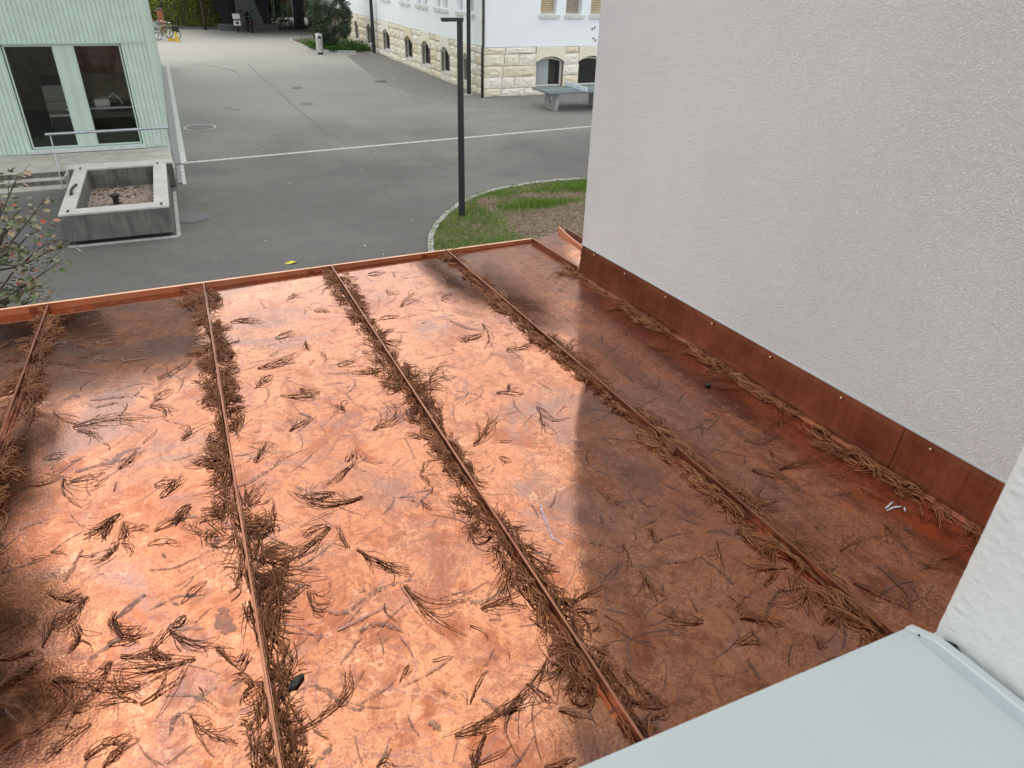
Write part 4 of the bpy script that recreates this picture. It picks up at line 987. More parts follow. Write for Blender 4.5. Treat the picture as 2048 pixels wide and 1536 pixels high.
def scooter(loc, rz, body, label, box_mat):
    t = thing('motor_scooter', loc, label, 'scooter', 'scooters parked at the shelter', rz)
    for yy in (.0, 1.25):
        m = MB(); m.torus((0, yy, .23), .18, .055, 'x', 20, 8); wh = m.build('wheel', M['rubber'], t, local=True)
        m = MB(); m.tube([(-.05, yy, .23), (.05, yy, .23)], .11, 12); m.build('rim', M['chrome'], wh, local=True)
    m = MB(); m.tube([(0, -.25, .62), (0, .05, .60), (0, .40, .55), (0, .62, .42), (0, .95, .40), (0, 1.08, .62), (0, 1.12, .95)], [.13, .20, .19, .13, .12, .17, .10], 12); m.build('body', body, t, smooth=True, local=True)
    m = MB(); m.tube([(0, -.2, .80), (0, .1, .83), (0, .45, .80)], [.10, .15, .10], 10); m.build('saddle', M['black_plastic'], t, smooth=True, local=True)
    m = MB(); m.tube([(-.17, -.18, .62), (.17, -.18, .62)], [.05, .05], 8); m.tube([(-.17, .1, .36), (-.17, -.35, .40)], .06, 8); m.build('exhaust', M['black_plastic'], t, local=True)
    for sx_ in (-1, 1):
        m = MB(); m.tube([(sx_*.10, -.26, .60), (sx_*.10, -.28, .60)], .04, 8); m.build('tail_light', M['redlens'], t, local=True)
        m = MB(); m.tube([(sx_*.22, 1.08, 1.08), (sx_*.33, 1.05, 1.26)], .010, 5); m.tube([(sx_*.29, 1.04, 1.30), (sx_*.42, 1.04, 1.30)], [.05, .05], 8); m.build('mirror', M['black_plastic'], t, local=True)
    m = MB(); m.tube([(-.33, 1.02, 1.02), (-.1, 1.1, 1.08), (.1, 1.1, 1.08), (.33, 1.02, 1.02)], .02, 6); m.build('handlebar', M['black_plastic'], t, local=True)
    m = MB(); m.box(-.09, .09, -.36, -.34, .40, .54); m.build('number_plate', M['white_plastic'] if body is M['white_plastic'] else M['black_plastic'], t, local=True)
    if box_mat:
        m = MB(); m.box(-.24, .24, -.42, -.02, .86, 1.20); m.build('top_box', box_mat, t, 0.06, local=True)
        m = MB(); m.box(-.23, .23, -.40, -.34, .46, .78); m.build('rear_panel', box_mat, t, 0.03, local=True)
        m = MB(); m.box(-.10, .10, -.42, -.401, .56, .72); m.build('rear_lamp', M['black_plastic'], t, 0.01, local=True)
    return t
s1 = scooter((4.75, 58.5, 0), -.05, M['black_plastic'], 'scooter with white top box and white rear panel', M['white_plastic'])
s2 = scooter((5.62, 58.0, 0), .12, M['black_plastic'], 'all black scooter parked beside the white boxed one', None)
m = MB(); m.tube([(0, .98, 1.15), (0, 1.12, 1.2)], [.16, .12], 12); m.build('front_cowl', M['black_plastic'], s2, smooth=True, local=True)

# shrub bed and bin
m = MB(); P = [(7.30, 52.5), (7.2, 50.5), (7.42, 48.4), (7.75, 45.7), (8.5, 44.6), (10.2, 44.1), (10.75, 46), (10.75, 54)]
m.add([(x, y, .05) for x, y in P], [tuple(range(len(P)))]); tag(m.build('bed_soil', M['soil']), kind='structure')
kb2 = thing('bed_kerb', (7.4, 48.4, 0), 'pale kerb stones bordering the far shrub bed', 'kerb')
KP2 = resample(P[:6], .5)
for a, b in zip(KP2, KP2[1:]):
    d = (b-a).normalized(); n = Vector((d.y, -d.x, 0)); m = MB(); m.prism([a+d*.01, b-d*.01, b-d*.01-n*.14, a+d*.01-n*.14], (0, 0, .09)); m.build('kerb_stone', M['line'], kb2)
V, F = leaf_cloud(5000, lambda: (RNG.uniform(7.4, 10.7), 44.5 + abs(NR.normal())*2.2, .05 + abs(NR.normal())*.14), .09)
keep = [k for k in range(len(F)) if V[k*4][0] > 7.6 + max(0, 46-V[k*4][1])*.6 - max(0, V[k*4][1]-47)*.06]
V = np.concatenate([V[k*4:k*4+4] for k in keep]); F = np.arange(len(V)).reshape(-1, 4)
tag(np_mesh('ground_cover', V, F, M['low']), kind='stuff')
t = thing('round_shrub', (8.75, 45.5, 0), 'dense grey green rounded shrub before the white building', 'shrub')
for k in range(9):
    a = k*.7; m = MB(); m.tube([(8.75+.1*math.cos(a), 45.5+.1*math.sin(a), 0), (8.75+.5*math.cos(a), 45.5+.5*math.sin(a), .9), (8.75+1.0*math.cos(a), 45.5+1.0*math.sin(a), 2.2)], [.035, .025, .01], 5); m.build('stem', M['bark'], t)
cl = []
for _ in range(95):
    v = Vector((NR.normal(), NR.normal(), NR.normal())).normalized()
    cl.append((8.72 + v.x*1.10, 45.5 + v.y*1.0, 1.72 + v.z*1.22, RNG.uniform(.18, .36)))
def smp2():
    c = RNG.choice(cl); v = Vector((NR.normal(), NR.normal(), NR.normal())).normalized()*c[3]*(RNG.random()**.5)
    return (c[0]+v.x, c[1]+v.y, c[2]+v.z)
V, F = leaf_cloud(15000, smp2, .05, 2.6); np_mesh('foliage', V, F, M['shrub'], t)
bn = thing('litter_bin', (7.66, 43.6, 0), 'slim stainless litter bin with slanted top in front of the shrub', 'bin')
m = MB(); m.cyl((7.66, 43.6), .15, 0, .10, 20); m.build('foot', M['black_metal'], bn)
n = 24; vs = []
for k in range(n): a = 2*PI*k/n; vs.append((7.66+.19*math.cos(a), 43.6+.19*math.sin(a), .10))
for k in range(n): a = 2*PI*k/n; vs.append((7.66+.19*math.cos(a), 43.6+.19*math.sin(a), .96 + .09*math.sin(a)))
m = MB(); m.add(vs, [(k, (k+1) % n, n+(k+1) % n, n+k) for k in range(n)] + [tuple(range(n, 2*n))]); m.build('body', M['stainless'], bn, smooth=False)
m = MB(); m.tube([(7.66, 43.40, .84), (7.66, 43.43, .85)], [.09, .09], 14); m.build('opening', M['black_plastic'], bn)
# ================================================================ COPPER ROOF
TAN = math.tan(rad(2.5))
def rz(y): return 2.95 + TAN*(3.43 - y)
def ye(x): return 3.48 + .052*x
SEAMS = [-2.58, -1.95, -1.32, -.69, -.05, .56, 1.19]
YW = .39
cr = thing('copper_roof', (0, 2.0, 2.9), 'standing seam copper roof with patchy brown and violet tarnish', 'roof')
def panel(x0, x1):
    m = MB(); ny = 40; xs = [x0+.004, x0+.012, x0+.03, (x0+x1)/2, x1-.03, x1-.012, x1-.004]; lift = [.0006, .0003, 0, 0, 0, .0003, .0006]
    for j in range(ny+1):
        for x, l in zip(xs, lift):
            y = YW + (ye(x)-YW)*j/ny; wob = .0016*math.sin(y*3.1 + x*9)*(1 if l == 0 else 0)
            m.v.append((x, y, rz(y)+l+wob))
    k = len(xs)
    for j in range(ny):
        for i in range(k-1): m.f.append((j*k+i, j*k+i+1, (j+1)*k+i+1, (j+1)*k+i))
    return m.build('roof_panel', M['pan'], cr, smooth=True)
for a, b in zip(SEAMS, SEAMS[1:]): panel(a, b)
# last panel runs under the wall flashing
m = MB(); ny = 40; xs = [1.194, 1.202, 1.22, 1.45, 1.60, 1.66, 1.70, 1.722]
for j in range(ny+1):
    for i, x in enumerate(xs):
        y = YW + (ye(x)-YW)*j/ny; m.v.append((x, y, rz(y) + (.0006, .0003, 0, 0, 0, 0, 0, 0)[i]))
for j in range(ny):
    for i in range(7): m.f.append((j*8+i, j*8+i+1, (j+1)*8+i+1, (j+1)*8+i))
m.build('roof_panel', M['pan'], cr, smooth=True)
for x in SEAMS:
    y1 = ye(x)-.002
    m = MB(); m.prism([(x-.0024, YW, rz(YW)+.0), (x+.0022, YW, rz(YW)+.0), (x+.0022, YW, rz(YW)+.020), (x+.0034, YW, rz(YW)+.020), (x+.0034, YW, rz(YW)+.028), (x-.0022, YW, rz(YW)+.028)], (0, y1-YW, rz(y1)-rz(YW)))
    m.build('standing_seam', M['seam'], cr, 0.0012)
# eave trim: upright strip facing the slope, with lapped joints
CL = [-2.6, -1.36, -.749, -.139, .46, 1.066, 1.722]
def th(x): return .0225 - .0060*x
for k, (a, b) in enumerate(zip(CL, CL[1:])):
    n = 6; vs = []
    for i in range(n+1):
        x = a + .0008 + (b-a-.0016)*i/n; y = ye(x)+.002; z = rz(y); h = th(x)
        vs += [(x, y, z-.02), (x, y, z+h), (x, y+.003, z+h+.0005), (x, y+.007, z+h+.0005), (x, y+.009, z-.10), (x, y+.006, z-.10)]
    fs = []
    for i in range(n):
        for q in range(6): fs.append((i*6+q, i*6+(q+1) % 6, (i+1)*6+(q+1) % 6, (i+1)*6+q))
    fs += [tuple(range(5, -1, -1)), tuple(n*6+q for q in range(6))]
    m = MB(); m.add(vs, fs); tr_ = m.build('eave_trim', M['trim'], cr)
    lv = []
    for i in range(n+1):
        x = a + .0008 + (b-a-.0016)*i/n; y = ye(x)+.002; z = rz(y)+th(x); lv += [(x, y-.002, z+.0005), (x, y-.002, z+.004), (x, y+.006, z+.0065), (x, y+.008, z+.003)]
    m = MB(); m.add(lv, [(i*4+q, i*4+(q+1) % 4, i*4+4+(q+1) % 4, i*4+4+q) for i in range(n) for q in range(4)] + [(3, 2, 1, 0), tuple(n*4+q for q in range(4))]); m.build('lip', M['rivet'], tr_)
    if k:
        x = a; y = ye(x); z = rz(y); m = MB(); m.prism([(x-.016, y-.0015, z+.0), (x+.016, y-.0015, z+.0), (x+.016, y-.0015, z+th(x)-.006), (x-.016, y-.0015, z+th(x)-.006)], (0, .003, 0)); m.build('clip', M['seam'], tr_)
# wall flashing
def ft(y): return 3.116 + (2.978-y)*.0459
YF = [YW, 1.08, 2.05, 2.985]
for k, (a, b) in enumerate(zip(YF, YF[1:])):
    vs = []; n = 8; pr = 9; lap = .0022*(k % 2)
    for i in range(n+1):
        y = a + (b-a)*i/n; z = rz(y); t_ = ft(y)
        prof = [(1.700, z+.0005), (1.704, z+.003), (1.708, z+.010), (1.713, z+.034), (1.718, z+.070), (1.7205, z+.085), (1.7165, z+.086), (1.722, t_-.02), (1.7285, t_+.012)]
        vs += [(x-lap, y, zz) for x, zz in prof]
    fs = [(i*pr+q, i*pr+q+1, (i+1)*pr+q+1, (i+1)*pr+q) for i in range(n) for q in range(pr-1)]
    m = MB(); m.add(vs, fs); fl = m.build('wall_flashing', M['flash'], cr)
    for (y, z) in ((2.854, 3.108), (2.57, 3.117), (2.249, 3.131), (1.938, 3.148), (1.618, 3.163), (1.302, 3.177), (.988, 3.190), (.70, 3.204)):
        if a <= y < b: m = MB(); m.tube([(1.723-lap, y, z), (1.716-lap, y, z), (1.713-lap, y, z)], [.0055, .0048, .002], 10); m.build('rivet', M['rivet'], fl, smooth=True)
# turned up corner sheet at the end of the wall
m = MB(); N = 14
for i in range(N+1):
    s = i/N; xl = 1.722 - .004*s; yl = 3.02 + .54*s; xr = 1.80 + .142*s; yr = 3.00 + .665*s; zr = .045*(1-s)**1.4 + .004
    for j in range(N+1):
        t = j/N; x = xl + (xr-xl)*t; y = yl + (yr-yl)*t - .02*math.sin(PI*t)*(1-s); m.v.append((x, y, rz(y) + .006 + zr*t**2.6))
for i in range(N):
    for j in range(N): q = i*(N+1)+j; m.f.append((q, q+1, q+N+2, q+N+1))
cs = m.build('corner_sheet', M['pan'], cr, smooth=True)
vs = []; fs = []
for i in range(N+1):
    s = i/N; x = 1.724-.004*s; y = 3.02+.54*s; vs += [(x-.004, y, rz(y)), (x+.003, y, rz(y)), (x+.003, y, rz(y)+.024), (x-.004, y, rz(y)+.024)]
for i in range(N):
    for q in range(4): fs.append((i*4+q, i*4+(q+1) % 4, i*4+4+(q+1) % 4, i*4+4+q))
fs += [(3, 2, 1, 0), tuple(N*4+q for q in range(4))]
m = MB(); m.add(vs, fs); m.build('edge_fold', M['seam'], cs)
vs = []
for i in range(N+1):
    s = i/N; x = 1.80+.142*s; y = 3.00+.665*s; z = rz(y)+.010+.045*(1-s)**1.4; hh = .030-.008*(1-s); vs += [(x-.002, y, z-.01), (x+.010, y, z-.01), (x+.010, y, z+hh), (x-.002, y, z+hh)]
m = MB(); m.add(vs, fs); m.build('edge_fold', M['trim'], cs)
vs = []
for i in range(N+1):
    s = i/N; x = 1.845+.135*s; y = 3.02+.62*s; z = rz(y)+.03+.07*(1-s); vs += [(x-.002, y, z-.03), (x+.006, y, z-.03), (x+.006, y, z+.004), (x-.002, y, z+.004)]
m = MB(); m.add(vs, fs); m.build('edge_fold', M['seam'], cs)
# stains: dried marks left by sprigs
STN = [('d',6.5,0,986,27,991,53,970,74,930,102,900,114,904),('d',8.3,93,1183,132,1158,204,1194,271,1200,311,1192),('d',7.8,150,1088,175,1100,210,1085,247,1038),('v',4.4,93,1019,153,1079),('d',4.1,99,910,151,921,193,942),('d',11.0,400,1076,450,1063,488,1080,520,1093),('d',7.1,333,830,352,786,376,758),('v',11.6,-470,2002,-407,2016,-347,2019,-287,2052),('v',14.3,-373,2001,-349,2063,-301,2073),('v',7.8,-450,1509,-434,1567,-422,1620),('v',5.2,-273,1479,-213,1463,-132,1496),('d',7.8,983,768,1040,809,1079,827),('d',8.2,1045,1064,1085,1054,1096,1028),('w',5.8,702,1336,681,1253,673,1202,689,1164),('d',8.8,752,1148,776,1127),('d',7.1,831,1234,822,1201),('d',11.3,-186,1042,-165,1054,-144,1062),('v',23.8,-122,1284,-116,1225,-103,1196),('v',10.0,-332,1341,-277,1392),('v',9.7,-379,1236,-343,1263,-304,1293),('v',5.8,-266,1337,-215,1356,-151,1338),('v',7.6,5,1262,41,1273,66,1288),('v',11.8,-464,2464,-402,2457,-340,2450),('v',12.1,-542,2497,-514,2524,-497,2497),('v',10.2,-445,2400,-408,2410,-377,2416),('d',6.8,-229,985,-218,1026,-203,994),('d',11.0,223,824,234,796),('d',9.5,-2,817,27,831,39,847),('v',11.4,804,1817,864,1828),('v',12.6,903,2653,935,2552,984,2503)]
def ribbon(P, wd, z, vs, fs, taper=True):
    n = len(P); b = len(vs)
    for i, p in enumerate(P):
        a = P[max(0, i-1)]; c = P[min(n-1, i+1)]; dx, dy = c[0]-a[0], c[1]-a[1]; L = math.hypot(dx, dy) or 1; f = i/(n-1)
        w_ = wd*(.35+.65*math.sin(PI*min(1, .12+f*.85)))*RNG.uniform(.6, 1.25) if taper else wd
        for sgn in (-1, 1): x, y = p[0]-dy/L*w_*sgn, p[1]+dx/L*w_*sgn; vs.append((x, y, rz(y)+z+.0016*abs(math.sin(y*3.1+x*9))))
    for i in range(n-1): fs.append((b+2*i, b+2*i+1, b+2*i+3, b+2*i+2))
def smooth_path(pts, k=6):
    out = []
    n = len(pts)
    for i in range(n-1):
        p0 = pts[max(0, i-1)]; p1 = pts[i]; p2 = pts[i+1]; p3 = pts[min(n-1, i+2)]
        for q in range(k):
            t = q/k; out.append(tuple(.5*((2*p1[c]) + (-p0[c]+p2[c])*t + (2*p0[c]-5*p1[c]+4*p2[c]-p3[c])*t*t + (-p0[c]+3*p1[c]-3*p2[c]+p3[c])*t**3) for c in (0, 1)))
    out.append(pts[-1]); return out
vs = []; fs = []; vd = []; fd = []; vw = []; fw = []
for s_ in STN:
    pts = [(s_[i]/1000, s_[i+1]/1000) for i in range(2, len(s_), 2)]; P = smooth_path(pts)
    P = [(x+RNG.uniform(-.002, .002), y+RNG.uniform(-.002, .002)) for x, y in P]
    v_, f_ = {'d': (vd, fd), 'v': (vs, fs), 'w': (vw, fw)}[s_[0]]
    ribbon(P, s_[1]/1000*.75, .0007, v_, f_)
for k in range(620):
    x = RNG.uniform(-.9, 1.6); y = .6 + 2.7*RNG.random()**1.2; L = RNG.uniform(.02, .13); a = RNG.gauss(.5, .9); cv = RNG.uniform(-9, 9)
    P = [(x, y)]; n = 9
    for i in range(n): x += L/n*math.cos(a); y += L/n*math.sin(a); a += cv*L/n; P.append((x, y))
    tgt = (vd, fd) if RNG.random() < .16 else (vs, fs)
    ribbon(P, RNG.uniform(.0010, .0036)*(1.0 if RNG.random() < .8 else 1.6), .0004 + .00001*(k % 20), *tgt)
    if RNG.random() < .4:
        i = RNG.randint(2, 6); x, y = P[i]; a = RNG.uniform(-3, 3); Q = [(x, y)]
        for q in range(6): x += L*.08*math.cos(a); y += L*.08*math.sin(a); a += RNG.uniform(-.3, .3); Q.append((x, y))
        ribbon(Q, RNG.uniform(.0008, .0022), .0007, *tgt)
m = MB(); m.v = vs; m.f = fs; m.build('water_stain', M['stain'], cr, kind='stuff')
m = MB(); m.v = vd; m.f = fd; m.build('dark_stain', M['stain_dark'], cr, kind='stuff')
M['lilac'] = simple('lilac_stain', (0.50, 0.40, 0.48), 0.3, 0.8, 0.2, 30); ragged(M['lilac'], 70, .3, .6, .9)
m = MB(); m.v = vw; m.f = fw; m.build('pale_stain', M['lilac'], cr)
# building below the roof
m = MB(); m.box(-2.55, 1.70, YW+.02, 3.30, 0, 2.80); m.build('wall', M['facade'], cr)

# ================================================================ GREY RENDERED WALL ON THE RIGHT
rb = thing('grey_rendered_wall', (1.72, 0, 0), 'large light grey rough rendered house wall above the copper flashing', 'wall')
XW = 1.722
m = MB(); zt = 8.6
m.add([(XW, -4, ft(-4)+.004), (XW, 2.985, ft(2.985)+.004), (XW, 2.985, zt), (XW, -4, zt), (6, 2.985, 0), (6, 2.985, zt), (6, -4, 0), (6, -4, zt), (1.735, 2.985, ft(2.985)+.004), (1.735, 2.985, 0), (1.735, -4, ft(-4)+.004), (1.735, -4, 0)],
      [(0, 3, 2, 1), (2, 5, 4, 9, 8, 1), (9, 4, 6, 11), (3, 7, 5, 2), (0, 1, 8, 10), (8, 9, 11, 10), (4, 5, 7, 6), (0, 10, 11, 6, 7, 3)])
m.build('wall', M['stucco'], rb)
m = MB(); m.add([(XW-.004, -4, ft(-4)+.003), (XW-.004, 2.99, ft(2.985)+.003), (XW-.004, 2.99, ft(2.985)+.007), (XW-.004, -4, ft(-4)+.007), (XW+.004, -4, ft(-4)+.003), (XW+.004, 2.99, ft(2.985)+.003), (XW+.004, 2.99, ft(2.985)+.007), (XW+.004, -4, ft(-4)+.007)],
       [(0, 3, 2, 1), (4, 5, 6, 7), (0, 1, 5, 4), (3, 7, 6, 2), (1, 2, 6, 5)]); m.build('drip_edge', M['sill'], rb)
m = MB(); m.box(1.66, 6.1, -4, 3.05, zt+.001, zt+.06); m.build('coping', M['ledge'], rb)

# ================================================================ OUR OWN WINDOW: FACADE, REVEAL, SILL
ow = thing('window_facade', (0, .2, 0), 'white plastered house facade round the open window', 'facade')
m = MB(); m.box(-3.4, 1.70, .04, .388, 0, 3.42); m.box(-3.4, -1.6, .04, .388, 3.4201, 8.6); m.box(-1.599, .86, .04, .388, 5.6, 8.6); m.box(.93, 1.718, .04, .384, 3.4201, 8.6)
m.build('wall', M['facade'], ow)
XR = .842
V = []; F = []; na, nz_ = 190, 300
for j in range(nz_+1):
    z = 3.505 + 1.0*(j/nz_)**1.0
    for i in range(na+1):
        s = i/na*1.0
        if s < .55:                                   # along the reveal, from inside to the front edge
            f = s/.55; p = Vector((XR, -.25 + .62*f**.8, z)); nrm_ = Vector((-1, 0, 0)); c = max(0, 1-(1-f)*45)**.7
            nrm_ = (nrm_ + Vector((0, 1, 0))*c).normalized()
        else:
            f = (s-.55)/.45; p = Vector((XR + .13*f**1.3, .37 + .016*min(1, f*12), z)); nrm_ = (Vector((0, 1, 0)) + Vector((-1, 0, 0))*max(0, 1-f*9)).normalized(); c = max(0, 1-f*16)
        d = mn.noise(p*42)*.0006 + mn.noise(p*110 + Vector((3, 1, 7)))*.0005
        d += c*(mn.noise(Vector((2, 5, z*85)))*.0030 + mn.noise(Vector((9, 2, z*210)))*.0022)
        V.append(tuple(p + nrm_*d)); 
for j in range(nz_):
    for i in range(na): q = j*(na+1)+i; F.append((q, q+1, q+na+2, q+na+1))
np_mesh('reveal', V, F, M['reveal'], ow, smooth=True)
m = MB(); m.box(XR-.003, XR+.09, -.25, .36, 4.506, 5.6); m.box(-1.599, XR, -.25, .04, 5.6, 6.2); m.build('lintel', M['facade'], ow)
# sill: folded sheet with turned up end
sw = thing('window_sill', (0, .3, 3.5), 'smooth white metal window sill with turned up end, close to the camera', 'window sill')
m = MB(); sl_ = .055
def sz(y): return 3.5 + (.41-y)*sl_
prof = [(-.25, sz(-.25)), (.404, sz(.404)), (.409, 3.4985), (.411, 3.494), (.411, 3.455), (.405, 3.455), (.405, 3.490), (-.25, sz(-.25)-.006)]
m.prism([(-1.59, y, z) for y, z in prof], (2.404, 0, 0)); m.build('sheet', M['sill'], sw)
vs = []; nn = 16
for i in range(nn+1):
    f = i/nn; y = .409 - .66*f; h = .017*min(1, (f*14))**.6
    vs += [(.8143, y, sz(y)-.008), (.8143, y, sz(y)+h), (.8165, y, sz(y)+h+.0022), (.8275, y, sz(y)+h+.0022), (.8300, y, sz(y)+h), (.8300, y, sz(y)-.008)]
fs = [(i*6+q, i*6+(q+1) % 6, i*6+6+(q+1) % 6, i*6+6+q) for i in range(nn) for q in range(6)] + [(5, 4, 3, 2, 1, 0), tuple(nn*6+q for q in range(6))]
m = MB(); m.add(vs, fs); ec = m.build('end_cap', M['sill'], sw)
m = MB(); m.tube([(.8146, .388, sz(.388)+.007), (.8128, .388, sz(.388)+.007)], [.0022, .0015], 8); m.build('screw', M['dark_gap'], ec)
m = MB(); m.box(.8303, .845, -.25, .383, 3.490, 3.5075); m.build('sealant_joint', M['sill'], sw)
for (y0, y1, h) in ((.335, .372, .0060), (.255, .30, .0035), (.205, .225, .0030), (.15, .18, .003)):
    m = MB(); m.add([(.8395, y1, 3.5085), (.8365, (y0+y1)/2, 3.510), (.8395, y0, 3.509), (.8405, (y0+y1)/2, 3.510+h)], [(0, 1, 2, 3), (0, 3, 2, 1)]); m.build('sealant_gap', M['dark_gap'], sw)

# ================================================================ DRY CONIFER SPRIGS
CNT = {}
def strand_add(V, F, P, r0, r1):
    if not V: CNT[id(V)] = 0
    P = np.asarray(P, float); n = len(P); T = np.gradient(P, axis=0); T /= (np.linalg.norm(T, axis=1, keepdims=True)+1e-9)
    S = np.cross(T, [0, 0, 1.0]); S /= (np.linalg.norm(S, axis=1, keepdims=True)+1e-9); U = np.cross(S, T)
    r = np.linspace(r0, r1, n)[:, None]; b = CNT.get(id(V), 0); CNT[id(V)] = b + 3*n
    ring = np.stack([P+U*r, P+(S*.87-U*.5)*r, P+(-S*.87-U*.5)*r], 1).reshape(-1, 3); V.append(ring)
    i = np.arange(n-1)[:, None]*3; k = np.array([0, 1, 2])[None]; k2 = np.array([1, 2, 0])[None]
    F.append((np.stack([i+k, i+k2, i+3+k2, i+3+k], -1).reshape(-1, 4) + b))
def curve2(x, y, a, L, cv, n, wig=.0):
    P = [(x, y)]
    for i in range(n):
        x += L/n*math.cos(a); y += L/n*math.sin(a); a += cv/n + RNG.gauss(0, wig); P.append((x, y))
    return P
def make_sprig(S, E, bend, nst):
    dx, dy = E[0]-S[0], E[1]-S[1]; L = math.hypot(dx, dy); a = math.atan2(dy, dx); V = []; F = []
    n = 10; cv = -bend*5.2
    main = curve2(0, 0, a-cv/2, L*1.03, cv, n, .09)
    hz = RNG.uniform(.002, .007); rr = .00125
    def lift(P, z0, amp): return [(p[0], p[1], .0015 + z0*(1-i/len(P)) + amp*math.sin(PI*i/(len(P)-1))) for i, p in enumerate(P)]
    strand_add(V, F, lift(main, .001, hz if nst > 1 else .002), rr*1.25, rr*.6)
    lean = cv + RNG.choice((-1, 1))*RNG.uniform(.1, .9); fan = RNG.uniform(.05, .24)
    for k in range(int(nst*1.8) if nst > 1 else 0):
        i = RNG.choice((0, 0, 1, 2, 3, 4, 5, 6)); x, y = main[i]; j = min(i+1, n); a2 = math.atan2(main[j][1]-y, main[j][0]-x)
        off = RNG.gauss(0, fan); L2 = L*(1-i/n*.7)*RNG.uniform(.35, .95); of = RNG.gauss(0, .0042); x += -math.sin(a2)*of; y += math.cos(a2)*of
        P = curve2(x, y, a2+off, L2, lean*RNG.uniform(.4, 1.3)+RNG.gauss(0, .4), 9, .15)
        strand_add(V, F, lift(P, .002, RNG.uniform(.001, .012)), rr*RNG.uniform(.75, 1.0), rr*.55)
    V = np.concatenate(V); F = np.concatenate(F)
    yy = V[:, 1] + S[1]; V[:, 2] += -TAN*(V[:, 1])
    o = np_mesh('conifer_sprig', V, F, M['sprig']); o.location = (S[0], S[1], rz(S[1]))
    return o, L
